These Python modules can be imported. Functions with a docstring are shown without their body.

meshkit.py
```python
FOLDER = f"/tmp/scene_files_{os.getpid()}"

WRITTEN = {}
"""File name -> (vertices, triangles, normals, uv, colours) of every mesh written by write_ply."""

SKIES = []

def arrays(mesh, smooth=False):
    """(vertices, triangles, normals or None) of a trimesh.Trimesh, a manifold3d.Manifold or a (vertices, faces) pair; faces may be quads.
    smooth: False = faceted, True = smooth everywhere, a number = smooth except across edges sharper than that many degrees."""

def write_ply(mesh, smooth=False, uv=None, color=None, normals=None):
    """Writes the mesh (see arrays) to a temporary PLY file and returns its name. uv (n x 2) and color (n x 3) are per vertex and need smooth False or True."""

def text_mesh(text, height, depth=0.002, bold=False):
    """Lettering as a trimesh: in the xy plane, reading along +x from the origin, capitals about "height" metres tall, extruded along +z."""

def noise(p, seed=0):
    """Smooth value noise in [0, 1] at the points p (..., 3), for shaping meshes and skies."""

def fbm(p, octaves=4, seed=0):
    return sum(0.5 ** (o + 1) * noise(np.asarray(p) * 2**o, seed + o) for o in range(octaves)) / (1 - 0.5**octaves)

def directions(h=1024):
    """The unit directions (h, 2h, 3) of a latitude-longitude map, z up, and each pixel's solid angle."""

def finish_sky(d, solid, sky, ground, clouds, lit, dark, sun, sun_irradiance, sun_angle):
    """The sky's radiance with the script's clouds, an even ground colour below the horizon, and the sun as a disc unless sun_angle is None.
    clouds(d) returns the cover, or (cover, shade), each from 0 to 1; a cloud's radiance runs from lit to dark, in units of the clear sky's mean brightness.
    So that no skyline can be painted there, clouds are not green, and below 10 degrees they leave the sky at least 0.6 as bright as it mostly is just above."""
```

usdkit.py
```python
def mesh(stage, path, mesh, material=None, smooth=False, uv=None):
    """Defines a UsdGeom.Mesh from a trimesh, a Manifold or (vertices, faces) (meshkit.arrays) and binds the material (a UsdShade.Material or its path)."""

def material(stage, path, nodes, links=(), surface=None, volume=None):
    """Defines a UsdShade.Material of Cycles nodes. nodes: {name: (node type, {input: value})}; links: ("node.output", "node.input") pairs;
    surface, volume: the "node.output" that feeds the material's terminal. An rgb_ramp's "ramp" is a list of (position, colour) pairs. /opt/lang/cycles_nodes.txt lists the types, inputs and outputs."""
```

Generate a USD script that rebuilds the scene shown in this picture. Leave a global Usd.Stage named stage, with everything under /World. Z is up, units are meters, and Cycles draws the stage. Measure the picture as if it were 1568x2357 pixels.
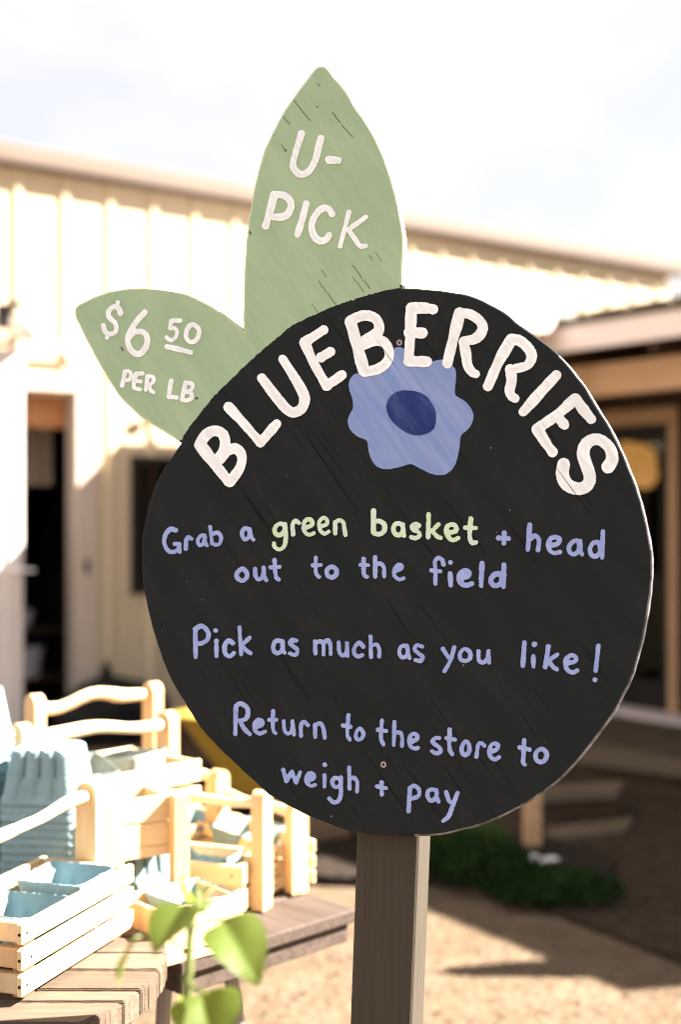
import math, random
import numpy as np, trimesh, usdkit, meshkit
import shapely
from shapely.geometry import Polygon, LineString, Point, box as sbox
from shapely.ops import unary_union
from pxr import Usd, UsdGeom, UsdLux, UsdShade, Gf, Sdf, Vt

stage = Usd.Stage.CreateInMemory()
UsdGeom.SetStageUpAxis(stage, 'Z'); UsdGeom.SetStageMetersPerUnit(stage, 1.0)
UsdGeom.Xform.Define(stage, '/World'); UsdGeom.Scope.Define(stage, '/World/Looks')

# ------------------------------------------------------------------ camera, sky, sun, exposure
H = 1.38                      # eye height
F, CX, CY = 3000.0, 784.0, 1178.5   # photo plan: 1568 x 2357
cam = UsdGeom.Camera.Define(stage, '/World/camera')
cam.AddTranslateOp().Set(Gf.Vec3d(0, 0, H)); cam.AddRotateXOp().Set(90.0)
cam.CreateHorizontalApertureAttr(24.0); cam.CreateVerticalApertureAttr(24.0 * 2357 / 1568)
cam.CreateFocalLengthAttr(24.0 * F / 1568)
cam.CreateFStopAttr(2.05); cam.CreateFocusDistanceAttr(1.80)
cam.CreateClippingRangeAttr(Gf.Vec2f(0.05, 5000))
cam.CreateExposureAttr(3.2)

SUN_EL, SUN_PHI = math.radians(39.0), math.radians(9.0)
SUN = np.array([math.cos(SUN_EL) * math.cos(SUN_PHI), math.cos(SUN_EL) * math.sin(SUN_PHI), math.sin(SUN_EL)])
sun = UsdLux.DistantLight.Define(stage, '/World/sun')
sun.CreateIntensityAttr(1.25); sun.CreateAngleAttr(0.53); sun.CreateColorAttr(Gf.Vec3f(1.0, 0.93, 0.83))
sun.CreateNormalizeAttr(True)
zx = np.cross([0, 0, 1.0], SUN); zx /= np.linalg.norm(zx); zy = np.cross(SUN, zx)
sun.AddTransformOp().Set(Gf.Matrix4d(*zx, 0, *zy, 0, *SUN, 0, 0, 0, 30, 1))

usdkit.material(stage, '/World/Looks/sky', {
    'sky': ('sky_texture', {'sky_type': 'single_scattering', 'sun_disc': False, 'sun_elevation': SUN_EL,
                            'sun_rotation': math.atan2(SUN[0], SUN[1]), 'air_density': 1.0, 'aerosol_density': 1.6}),
    'co': ('texture_coordinate', {}),
    'mp': ('mapping', {'mapping_type': 'point', 'scale': (1.0, 1.0, 1.5), 'location': (0.62, 0.2, 0.1)}),
    'nz': ('noise_texture', {'scale': 2.6, 'detail': 6.0, 'roughness': 0.55}),
    'rp': ('rgb_ramp', {'ramp': [(0.0, (0, 0, 0)), (0.40, (.05, .05, .05)), (0.56, (1, 1, 1)), (1.0, (1, 1, 1))]}),
    've': ('mix_color', {'blend_type': 'mix', 'fac': .9, 'b': (1.96, 1.93, 2.03)}), 'mx': ('mix_color', {'blend_type': 'mix', 'b': (2.36, 2.32, 2.32)}),
    'bg': ('background_shader', {'strength': 0.05})},
    [('co.generated', 'mp.vector'), ('mp.vector', 'nz.vector'), ('nz.fac', 'rp.fac'), ('rp.color', 'mx.fac'),
     ('sky.color', 've.a'), ('ve.result', 'mx.a'), ('mx.result', 'bg.color')], surface='bg.background')
dome = UsdLux.DomeLight.Define(stage, '/World/sky')
UsdShade.MaterialBindingAPI.Apply(dome.GetPrim()).Bind(UsdShade.Material.Get(stage, '/World/Looks/sky'))
dome.GetPrim().SetCustomDataByKey('kind', 'structure')

# ------------------------------------------------------------------ helpers
used = {}
def npath(parent, name):
    k = parent + '/' + name
    n = used.get(k, 0); used[k] = n + 1
    return k if n == 0 else f'{k}_{n:03d}'
def tag(prim, label=None, cat=None, group=None, kind=None):
    p = prim.GetPrim() if hasattr(prim, 'GetPrim') else prim
    for k, v in (('label', label), ('category', cat), ('group', group), ('kind', kind)):
        if v: p.SetCustomDataByKey(k, v)
    return p
def P(parent): return '/World' if parent is None else str((parent.GetPrim() if hasattr(parent, 'GetPrim') else parent).GetPath())
def thing(name, label, cat, loc=(0, 0, 0), rz=0.0, group=None):
    x = UsdGeom.Xform.Define(stage, npath('/World', name))
    x.AddTranslateOp().Set(Gf.Vec3d(*map(float, loc))); x.AddRotateZOp().Set(math.degrees(rz))
    return tag(x, label, cat, group)
def part(parent, name, m, mat, smooth=30, label=None, kind=None):
    me = usdkit.mesh(stage, npath(P(parent), name), m, '/World/Looks/' + mat, smooth=smooth)
    return tag(me, label=label, kind=kind)
def copy_of(src, loc, rz, label, group=None):
    was = src.GetCustomData(); base = src.GetName(); base = base[:-4] if base[-3:].isdigit() else base
    c = thing(base, label, was['category'], loc, rz, group or was.get('group'))
    c.GetReferences().AddInternalReference(src.GetPath()); c.SetInstanceable(True)
    return c
cat_ = trimesh.util.concatenate
def bx(x0, x1, y0, y1, z0, z1, bev=0.0):
    if bev <= 0:
        m = trimesh.creation.box((x1 - x0, y1 - y0, z1 - z0)); m.apply_translation(((x0 + x1) / 2, (y0 + y1) / 2, (z0 + z1) / 2)); return m
    pts = []
    for sx in (0, 1):
        for sy in (0, 1):
            for sz in (0, 1):
                c = np.array([x1 if sx else x0, y1 if sy else y0, z1 if sz else z0])
                d = np.array([-1 if sx else 1, -1 if sy else 1, -1 if sz else 1]) * bev
                for k in range(3):
                    e = d.copy(); e[k] = 0; pts.append(c + e)
    return trimesh.convex.convex_hull(np.array(pts))
def tube(path, r, n=10, closed=False):
    p = np.asarray(path, float); k = len(p); rr = np.broadcast_to(np.asarray(r, float), (k,))
    t = np.gradient(p, axis=0); t /= np.linalg.norm(t, axis=1, keepdims=True)
    up = np.array([0, 0, 1.0]) if abs(t[0][2]) < 0.9 else np.array([1.0, 0, 0])
    V = []; a = np.linspace(0, 2 * np.pi, n, endpoint=False)
    for i in range(k):
        s = np.cross(t[i], up); s /= np.linalg.norm(s); u = np.cross(s, t[i])
        V.append(p[i] + rr[i] * (np.cos(a)[:, None] * s + np.sin(a)[:, None] * u))
    V = np.concatenate(V); Fc = []
    for i in range(k - 1):
        for j in range(n):
            q = (j + 1) % n; A, B, C, D = i * n + j, i * n + q, (i + 1) * n + q, (i + 1) * n + j
            Fc += [(A, B, C), (A, C, D)]
    c0, c1 = len(V), len(V) + 1; V = np.vstack([V, p[0], p[-1]])
    for j in range(n):
        q = (j + 1) % n; Fc += [(c0, q, j), (c1, (k - 1) * n + j, (k - 1) * n + q)]
    m = trimesh.Trimesh(V, Fc, process=False); m.fix_normals(); return m
def catmull(pts, n=6, closed=False):
    p = np.asarray(pts, float)
    if len(p) < 3: return p
    q = np.vstack([p[-1], p, p[0], p[1]]) if closed else np.vstack([2 * p[0] - p[1], p, 2 * p[-1] - p[-2]])
    out = []
    for i in range(len(q) - 3):
        for s in np.linspace(0, 1, n, endpoint=False):
            a, b, c, d = q[i:i + 4]
            out.append(0.5 * (2 * b + (c - a) * s + (2 * a - 5 * b + 4 * c - d) * s * s + (3 * b - a - 3 * c + d) * s ** 3))
    if not closed: out.append(p[-1])
    return np.array(out)
def extrude(poly, z0, z1):
    ms = []
    for g in getattr(poly, 'geoms', [poly]):
        if g.is_empty or g.geom_type != 'Polygon' or g.area < 1e-9: continue
        m = trimesh.creation.extrude_polygon(g, z1 - z0, engine='earcut'); m.apply_translation((0, 0, z0)); ms.append(m)
    return cat_(ms)
def place(m, loc=(0, 0, 0), rz=0, rx=0, ry=0):
    m = m.copy()
    if rx: m.apply_transform(trimesh.transformations.rotation_matrix(rx, (1, 0, 0)))
    if ry: m.apply_transform(trimesh.transformations.rotation_matrix(ry, (0, 1, 0)))
    if rz: m.apply_transform(trimesh.transformations.rotation_matrix(rz, (0, 0, 1)))
    m.apply_translation(loc); return m
def at(px, py, d): return np.array([(px - CX) / F * d, d, H - (py - CY) / F * d])
def on(px, py, z):
    d = (H - z) * F / (py - CY); return np.array([(px - CX) / F * d, d, z])

# ------------------------------------------------------------------ materials
def mat(name, c, rough=0.6, c2=None, scale=6.0, stretch=(1, 1, 1), detail=4.0, lo=0.35, hi=0.65, bump=0.0, bscale=None, spec=0.5,
        metallic=0.0, world=False, rnd=0.0, dist=0.004, streak=None, trans=0.0):
    n = {'p': ('principled_bsdf', {'base_color': c, 'roughness': rough, 'metallic': metallic, 'specular_ior_level': spec})}
    l = []
    if c2 is not None or bump:
        n['co'] = ('geometry', {}) if world else ('texture_coordinate', {})
        n['mp'] = ('mapping', {'mapping_type': 'point', 'scale': tuple(stretch)})
        n['nz'] = ('noise_texture', {'scale': scale, 'detail': detail, 'roughness': 0.6})
        l += [('co.position' if world else 'co.object', 'mp.vector'), ('mp.vector', 'nz.vector')]
    if rnd and not world:
        n['oi'] = ('object_info', {}); n['va'] = ('vector_math', {'math_type': 'add'}); n['sc'] = ('math', {'math_type': 'multiply', 'value2': 7.0})
        l[-2] = ('co.object', 'va.vector1')
        l += [('oi.random', 'sc.value1'), ('sc.value', 'va.vector2'), ('va.vector', 'mp.vector')]
    if c2 is not None:
        n['rp'] = ('rgb_ramp', {'ramp': [(0, c), (lo, c), (hi, c2), (1, c2)]})
        l += [('nz.fac', 'rp.fac')]
        last = 'rp.color'
        if rnd:
            n['hv'] = ('hsv', {}); n['mr'] = ('map_range', {'from_min': 0.0, 'from_max': 1.0, 'to_min': 1 - rnd, 'to_max': 1 + rnd})
            l += [('oi.random', 'mr.value'), ('mr.result', 'hv.value'), (last, 'hv.color')]; last = 'hv.color'
        l += [(last, 'p.base_color')]
    if bump:
        if bscale:
            n['nb'] = ('noise_texture', {'scale': bscale, 'detail': 4.0}); l += [('mp.vector', 'nb.vector')]
        n['bp'] = ('bump', {'strength': bump, 'distance': dist})
        l += [('nb.fac' if bscale else 'nz.fac', 'bp.height'), ('bp.normal', 'p.normal')]
    return usdkit.material(stage, '/World/Looks/' + name, n, l, surface='p.BSDF')

GRAIN = math.radians(54)       # the plywood's face grain runs down to the right
def sign_paint(name, c, c2, crack, thr, rough=0.75, crack_amt=1.0, mott=(9, 0.4, 0.62), st=1.0):
    """brushed paint over plywood: mottling, fine grain relief and dark checks along the grain (board-local coordinates)"""
    n = {'co': ('texture_coordinate', {}),
         'ro': ('vector_rotate', {'rotate_type': 'y_axis', 'angle': -GRAIN, 'center': (0, 0, 0), 'axis': (0, 1, 0)}),
         'ms': ('mapping', {'mapping_type': 'point', 'scale': (.8, .8, 3.0)}),
         'mg': ('mapping', {'mapping_type': 'point', 'scale': (5.0, 5.0, 140.0)}),
         'mk': ('mapping', {'mapping_type': 'point', 'scale': (4.5, 4.5, 300.0)}),
         'n1': ('noise_texture', {'scale': mott[0], 'detail': 5.0, 'roughness': 0.6}),
         'n2': ('noise_texture', {'scale': 1.0, 'detail': 3.0}),
         'n3': ('noise_texture', {'scale': 1.0, 'detail': 2.0}),
         'r1': ('rgb_ramp', {'ramp': [(0, c), (mott[1], c), (mott[2], c2), (1, c2)]}),
         'r2': ('rgb_ramp', {'ramp': [(0, (1 - .14 * st,) * 3), (.35, (1 - .08 * st,) * 3), (.7, (1 + .06 * st,) * 3), (1, (1 + .1 * st,) * 3)]}),
         'm1': ('mix_color', {'blend_type': 'multiply', 'fac': 1.0}),
         'r3': ('rgb_ramp', {'ramp': [(0, (0, 0, 0)), (thr, (0, 0, 0)), (thr + .03, (1, 1, 1)), (1, (1, 1, 1))]}),
         'k': ('math', {'math_type': 'multiply', 'value2': crack_amt}),
         'm2': ('mix_color', {'blend_type': 'mix', 'b': crack}),
         'bp': ('bump', {'strength': 0.35, 'distance': 0.0012}),
         'ad': ('math', {'math_type': 'subtract'}),
         'p': ('principled_bsdf', {'roughness': rough, 'specular_ior_level': 0.10})}
    l = [('co.object', 'ro.vector'), ('ro.vector', 'ms.vector'), ('ro.vector', 'mg.vector'), ('ro.vector', 'mk.vector'),
         ('ms.vector', 'n1.vector'), ('mg.vector', 'n2.vector'), ('mk.vector', 'n3.vector'), ('n1.fac', 'r1.fac'), ('n2.fac', 'r2.fac'),
         ('r1.color', 'm1.a'), ('r2.color', 'm1.b'), ('n3.fac', 'r3.fac'), ('r3.color', 'k.value1'), ('m1.result', 'm2.a'), ('k.value', 'm2.fac'),
         ('m2.result', 'p.base_color'), ('n2.fac', 'ad.value1'), ('k.value', 'ad.value2'), ('ad.value', 'bp.height'), ('bp.normal', 'p.normal')]
    usdkit.material(stage, '/World/Looks/' + name, n, l, surface='p.BSDF')
sign_paint('board_black', (.0110, .0142, .0158), (.0148, .0170, .0178), (.004, .0045, .005), .66, st=.5)
sign_paint('board_green', (.285, .395, .26), (.32, .43, .285), (.07, .08, .045), .79, st=.35)
sign_paint('paint_white', (.70, .745, .78), (.83, .875, .905), (.10, .09, .09), .71, mott=(26, .35, .6))
sign_paint('paint_thin', (.66, .70, .74), (.80, .84, .88), (.09, .085, .085), .70, mott=(40, .32, .66))
sign_paint('paint_lilac', (.235, .30, .59), (.295, .36, .64), (.12, .12, .2), .78, mott=(26, .35, .6))
sign_paint('paint_lime', (.50, .645, .42), (.55, .65, .58), (.2, .2, .12), .78, mott=(26, .35, .6))
sign_paint('paint_petal', (.172, .25, .505), (.218, .29, .52), (.06, .07, .13), .735, mott=(16, .35, .62))
sign_paint('paint_eye', (.017, .034, .14), (.042, .068, .21), (.012, .016, .05), .75, mott=(18, .4, .62))
mat('board_edge', (.03, .03, .034), .6, (.17, .165, .172), scale=45, stretch=(1, 1, 1), lo=.42, hi=.6, bump=.5, dist=.002)
mat('leaf_edge', (.36, .43, .23), .6, (.50, .56, .36), scale=40, bump=.3, dist=.001)
mat('screw_steel', (.30, .26, .28), .42, metallic=.8)
mat('check_dark', (.05, .06, .038), .9, spec=.05)
mat('black_hole', (.01, .01, .01), .9)
mat('post_paint', (.048, .040, .031), .8, (.056, .047, .037), scale=8, stretch=(14, 14, .6), bump=.25, bscale=60, dist=.001, spec=.08)
def pine(name, c, c2, stretch): mat(name, c, .6, c2, scale=5, stretch=stretch, detail=6, lo=.3, hi=.75, bump=.15, rnd=.12, dist=.001)
pine('pine_long', (.56, .395, .215), (.66, .49, .29), (1.2, 12, 12))
pine('pine_up', (.50, .315, .15), (.60, .41, .22), (12, 12, 1.2))
mat('branch_wood', (.66, .50, .31), .5, (.50, .33, .17), scale=9, stretch=(2, 5, 5), lo=.5, hi=.8, bump=.2)
mat('pulp', (.155, .245, .275), .85, (.20, .295, .32), scale=30, bump=.5, bscale=160, dist=.002, rnd=.08)
mat('pulp_grey', (.23, .255, .23), .85, (.29, .31, .28), scale=30, bump=.5, bscale=160, dist=.002)
mat('spool_plank', (.088, .062, .044), .75, (.145, .108, .08), scale=4, stretch=(1.6, 26, 26), detail=8, lo=.3, hi=.7, bump=.55, rnd=.2, dist=.003, spec=.08)
mat('spool_edge', (.12, .08, .055), .8, (.22, .165, .11), scale=9, stretch=(3, 9, 9), detail=8, bump=.5, dist=.003, spec=.08)
mat('grey_plank', (.058, .042, .034), .7, (.09, .067, .056), scale=4, stretch=(20, 1.2, 20), detail=6, bump=.4, rnd=.12, dist=.002, spec=.08)
mat('siding', (.54, .435, .29), .5, (.57, .46, .31), scale=1.5, stretch=(1, 1, .3))
mat('gutter_tan', (.118, .082, .062), .75, (.128, .09, .068), scale=3)
mat('trim_cream', (.48, .39, .32), .5, (.52, .43, .36), scale=4, stretch=(6, 6, .6))
mat('door_white', (.66, .60, .57), .5, (.70, .64, .61), scale=3)
mat('lintel_wood', (.42, .17, .06), .6, (.55, .25, .10), scale=4, stretch=(1, 10, 10))
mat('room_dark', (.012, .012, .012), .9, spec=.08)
mat('shed_metal', (.34, .33, .32), .4, (.42, .41, .4), scale=5, metallic=.6)
mat('rusty_cap', (.09, .075, .05), .6, (.14, .11, .08), scale=12, spec=.08)
mat('fascia_white', (.72, .62, .58), .55, (.78, .68, .63), scale=3)
mat('beam_wood', (.46, .275, .14), .6, (.55, .34, .19), scale=3, stretch=(1.2, 10, 10), rnd=.1)
mat('frame_wood', (.38, .235, .135), .6, (.44, .28, .165), scale=4, stretch=(8, 8, 1.2))
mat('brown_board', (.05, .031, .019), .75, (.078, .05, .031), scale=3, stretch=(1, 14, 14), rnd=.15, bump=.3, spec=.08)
mat('step_wood', (.09, .068, .046), .75, (.125, .097, .068), scale=3, stretch=(1, 14, 14), bump=.3, spec=.08)
mat('concrete', (.075, .056, .04), .85, (.10, .077, .058), scale=6, bump=.3, bscale=50, spec=.08)
mat('sill_white', (.55, .48, .50), .6)
mat('lamp_dark', (.022, .02, .019), .5, spec=.08)
mat('globe_white', (.82, .80, .74), .35)
mat('yellow_plastic', (.24, .15, .004), .8, (.21, .13, .004), scale=4)
mat('reflection_yellow', (.85, .52, .17), .8, (.75, .44, .13), scale=5)  # warm reflection of the door glass as a plain surface colour
mat('black_bag', (.010, .010, .010), .85, (.016, .016, .016), scale=6, bump=.3, dist=.02, spec=.1)
mat('tub_white', (.78, .74, .78), .5)
mat('cloth_beige', (.42, .33, .26), .9, (.48, .38, .30), scale=5, stretch=(10, 10, .5))
mat('rock_pale', (.80, .77, .74), .8, (.66, .63, .60), scale=7, bump=.6, dist=.02)
mat('stem_green', (.10, .12, .03), .5)
mat('steel_leg', (.22, .19, .18), .45, metallic=.5)
mat('pipe_white', (.68, .66, .64), .4)
mat('soil_shadow', (.02, .015, .012), .95, (.035, .026, .02), scale=25, world=True, bump=.8, dist=.03, spec=.08)  # soil colour that also carries the shadow lying over the bed
mat('ground_shade', (.030, .020, .013), .95, (.062, .043, .028), scale=22, world=True, detail=6, bump=.9, dist=.03, spec=.08)  # dark brown that puts the porch shade into the ground colour
mat('chip', (.165, .118, .078), .85, (.075, .051, .033), scale=30.0, world=True, detail=2)
mat('far_bark', (.14, .11, .09), .9)
usdkit.material(stage, '/World/Looks/ground', {
    'g': ('geometry', {}), 'n1': ('noise_texture', {'scale': 6.0, 'detail': 5.0}), 'n2': ('noise_texture', {'scale': 34.0, 'detail': 6.0, 'roughness': .7}),
    'v': ('voronoi_texture', {'scale': 30.0}), 'r1': ('rgb_ramp', {'ramp': [(0, (.084, .057, .036)), (.4, (.10, .068, .043)), (.62, (.125, .088, .057)), (1, (.145, .102, .067))]}),
    'r2': ('rgb_ramp', {'ramp': [(0, (.78, .76, .74)), (.45, (.95, .94, .93)), (.6, (1.05, 1.05, 1.04)), (1, (1.15, 1.14, 1.13))]}),
    'm': ('mix_color', {'blend_type': 'multiply', 'fac': 1.0}), 'bp': ('bump', {'strength': .45, 'distance': .012}), 'p': ('principled_bsdf', {'roughness': .92, 'specular_ior_level': .2})},
    [('g.position', 'n1.vector'), ('g.position', 'n2.vector'), ('g.position', 'v.vector'), ('n1.fac', 'r1.fac'), ('n2.fac', 'r2.fac'), ('r1.color', 'm.a'), ('r2.color', 'm.b'),
     ('m.result', 'p.base_color'), ('v.distance', 'bp.height'), ('bp.normal', 'p.normal')], surface='p.BSDF')
def leafmat(name, c, t, w=.5, rough_=.45):
    usdkit.material(stage, '/World/Looks/' + name, {
        'co': ('texture_coordinate', {}), 'nz': ('noise_texture', {'scale': 30.0, 'detail': 3.0}),
        'rp': ('rgb_ramp', {'ramp': [(.3, c), (.7, tuple(x * 1.25 for x in c))]}),
        'p': ('principled_bsdf', {'roughness': rough_, 'specular_ior_level': .25}), 't': ('translucent_bsdf', {'color': t}), 'm': ('mix_closure', {'fac': w})},
        [('co.object', 'nz.vector'), ('nz.fac', 'rp.fac'), ('rp.color', 'p.base_color'), ('p.BSDF', 'm.closure1'), ('t.BSDF', 'm.closure2')], surface='m.closure')
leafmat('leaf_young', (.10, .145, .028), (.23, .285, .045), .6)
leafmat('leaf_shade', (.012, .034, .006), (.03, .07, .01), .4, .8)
leafmat('leaf_pale', (.05, .10, .02), (.08, .15, .03), .4, .8)
leafmat('leaf_far', (.07, .09, .04), (.12, .16, .05), .4)
usdkit.material(stage, '/World/Looks/pane_glass', {
    'fr': ('fresnel', {'IOR': 1.33}), 't': ('transparent_bsdf', {'color': (.9, .93, .92)}), 'g': ('glossy_bsdf', {'color': (1, 1, 1), 'roughness': 0.01}),
    'm': ('mix_closure', {})}, [('fr.fac', 'm.fac'), ('t.BSDF', 'm.closure1'), ('g.BSDF', 'm.closure2')], surface='m.closure')

# ------------------------------------------------------------------ ground
def ground_sheet():
    xs = np.concatenate([[-1500, -300, -60, -20], np.linspace(-8, 8, 81), [20, 60, 300, 1500]])
    ys = np.concatenate([[-1500, -300, -60, -12], np.linspace(-4, 14, 91), [30, 60, 300, 1500]])
    X, Y = np.meshgrid(xs, ys, indexing='ij'); Z = np.zeros_like(X)
    near = (np.abs(X) < 7.9) & (Y > -3.9) & (Y < 7.2)
    Z[near] = (meshkit.fbm(np.stack([X, Y, 0 * X], -1)[near] * 1.1, 3, 5) - .5) * .05
    V = np.stack([X, Y, Z], -1).reshape(-1, 3); n = len(ys); i, j = np.meshgrid(range(len(xs) - 1), range(n - 1), indexing='ij')
    a = (i * n + j).ravel(); return V, np.stack([a, a + n, a + n + 1, a + 1], 1)
tag(usdkit.mesh(stage, npath('/World', 'ground'), ground_sheet(), '/World/Looks/ground', smooth=True), 'sandy yard of trodden wood chips under everything', 'ground', kind='structure')
rng = np.random.default_rng(7)
def chips(n):
    pts = []
    base = np.array([[1, 0, 0], [-.9, .25, 0], [-.85, -.3, 0], [0, .1, .35], [.2, -.05, -.3]]) * .5
    fc = np.array([[0, 1, 3], [1, 2, 3], [2, 0, 3], [1, 0, 4], [2, 1, 4], [0, 2, 4]])
    d = rng.uniform(2.3, 5.4, n * 2); x = rng.uniform(-.36, .34, n * 2) * d
    keep = rng.random(n * 2) < .6; d, x = d[keep][:n], x[keep][:n]; n = len(d)
    s = rng.uniform(.006, .02, n) * np.where(rng.random(n) < .12, 2.0, 1.0); a = rng.uniform(0, 6.28, n); tl = rng.normal(0, .35, n); w = rng.uniform(.3, .7, n)
    V = np.empty((n, 5, 3))
    b = np.repeat(base[None], n, 0) * np.stack([s, s * w * 1.4, s * .6], -1)[:, None]
    z = b[..., 2] + b[..., 0] * tl[:, None]
    V[..., 0] = b[..., 0] * np.cos(a)[:, None] - b[..., 1] * np.sin(a)[:, None] + x[:, None]
    V[..., 1] = b[..., 0] * np.sin(a)[:, None] + b[..., 1] * np.cos(a)[:, None] + d[:, None]
    gz = (meshkit.fbm(np.stack([x, d, 0 * x], -1) * 1.1, 3, 5) - .5) * .05
    V[..., 2] = z + (gz + .004)[:, None]
    return V.reshape(-1, 3), (fc[None] + 5 * np.arange(n)[:, None, None]).reshape(-1, 3)
tag(usdkit.mesh(stage, npath('/World', 'wood_chips'), chips(16000), '/World/Looks/chip'), 'loose pale wood chips strewn over the sunlit yard', 'wood chips', kind='stuff')

# ------------------------------------------------------------------ long metal building
TH = math.atan2(.593, .805)
A0 = np.array([-1.76, 7.95, 0.0]); AD = np.array([.805, .593, 0]); AN = np.array([.593, -.805, 0])
def wt(px):
    r = (px - CX) / F; return (r * 7.95 + 1.76) / (.805 - .593 * r)
bld = thing('metal_building', 'long cream metal-sided building with brown gutter behind the sign', 'building', A0, TH)
T0, T1, EAVE = -3.9, 5.75, 3.42
door_l, door_r, door_h = wt(55) - .60, wt(168), 2.09
win_l, win_r, win_b, win_t = wt(300), wt(300) + .85, .86, 1.735
def rib_panel(t0, t1, z0, z1):
    """one siding sheet: flat pans between raised trapezoid ribs every 305 mm"""
    prof = []; k0 = math.floor((t0 - .08) / .305) - 1
    for k in range(k0, k0 + 20):
        c = .08 + k * .305
        prof += [(c - .032, 0), (c - .014, -.021), (c + .014, -.021), (c + .032, 0)]
    prof = np.array([q for q in prof if t0 < q[0] < t1])
    def yy(t):
        d = abs(((t - .08 + .1525) % .305) - .1525); return -.021 * min(1, max(0, (.032 - d) / .018))
    prof = np.vstack([[t0, yy(t0)], prof, [t1, yy(t1)]])
    n = len(prof); V = np.vstack([np.c_[prof, np.full(n, z0)], np.c_[prof, np.full(n, z1)]])
    Q = [(i, i + 1, n + i + 1, n + i) for i in range(n - 1)]
    return V, np.array(Q)
edges = [T0] + list(np.arange(-3.72, 5.7, .915)) + [T1]
for a, b in zip(edges[:-1], edges[1:]):
    segs = [(a, b, 0.0, EAVE)]
    for (l, r, z0, z1) in ((door_l, door_r, 0.0, door_h), (win_l, win_r, win_b, win_t)):
        new = []
        for (s, e, p, q) in segs:
            lo, hi = max(s, l), min(e, r)
            if lo >= hi or q <= z0 or p >= z1: new.append((s, e, p, q)); continue
            if s < lo: new.append((s, lo, p, q))
            if hi < e: new.append((hi, e, p, q))
            if p < z0: new.append((lo, hi, p, z0))
            if q > z1: new.append((lo, hi, z1, q))
        segs = new
    ms = []
    for s in segs:
        V, Q = rib_panel(*s); ms.append(trimesh.Trimesh(V, np.vstack([Q[:, [0, 1, 2]], Q[:, [0, 2, 3]]]), process=False))
    part(bld, 'siding_panel', cat_(ms), 'siding', smooth=False)
gp = Polygon([(0, 0), (-.05, 0), (-.062, .02), (-.066, .04), (-.066, .128), (-.056, .128), (-.056, .04), (-.050, .025), (-.042, .012), (0, .012)])
g = extrude(gp, 0, T1 - T0 + .12)
g.apply_transform(np.array([[0, 0, 1, T0 - .03], [1, 0, 0, -.032], [0, 1, 0, EAVE + .01], [0, 0, 0, 1.0]])); g.fix_normals()
part(bld, 'gutter', g, 'gutter_tan', smooth=False)
part(bld, 'eave_trim', bx(T0, T1, -.031, -.004, EAVE + .001, EAVE + .16), 'trim_cream')
RZ = lambda y: EAVE + .13 + .16 * y
rv = np.array([[T0 - .05, -.02, RZ(-.02)], [T1 + .1, -.02, RZ(-.02)], [T1 + .1, 4, RZ(4)], [T0 - .05, 4, RZ(4)], [T1 + .1, 8, RZ(0)], [T0 - .05, 8, RZ(0)]])
part(bld, 'roof', (rv, np.array([[0, 1, 2, 3], [3, 2, 4, 5]])), 'shed_metal', smooth=False)
part(bld, 'end_wall', cat_([bx(T1 - .05, T1 - .002, .002, 8, 0, EAVE + .1), bx(T0 + .002, T0 + .05, .002, 8, 0, EAVE + .1)]), 'siding')
part(bld, 'back_wall', bx(T0 + .05, T1 - .05, 7.9, 8, 0, EAVE + .1), 'siding')
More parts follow.
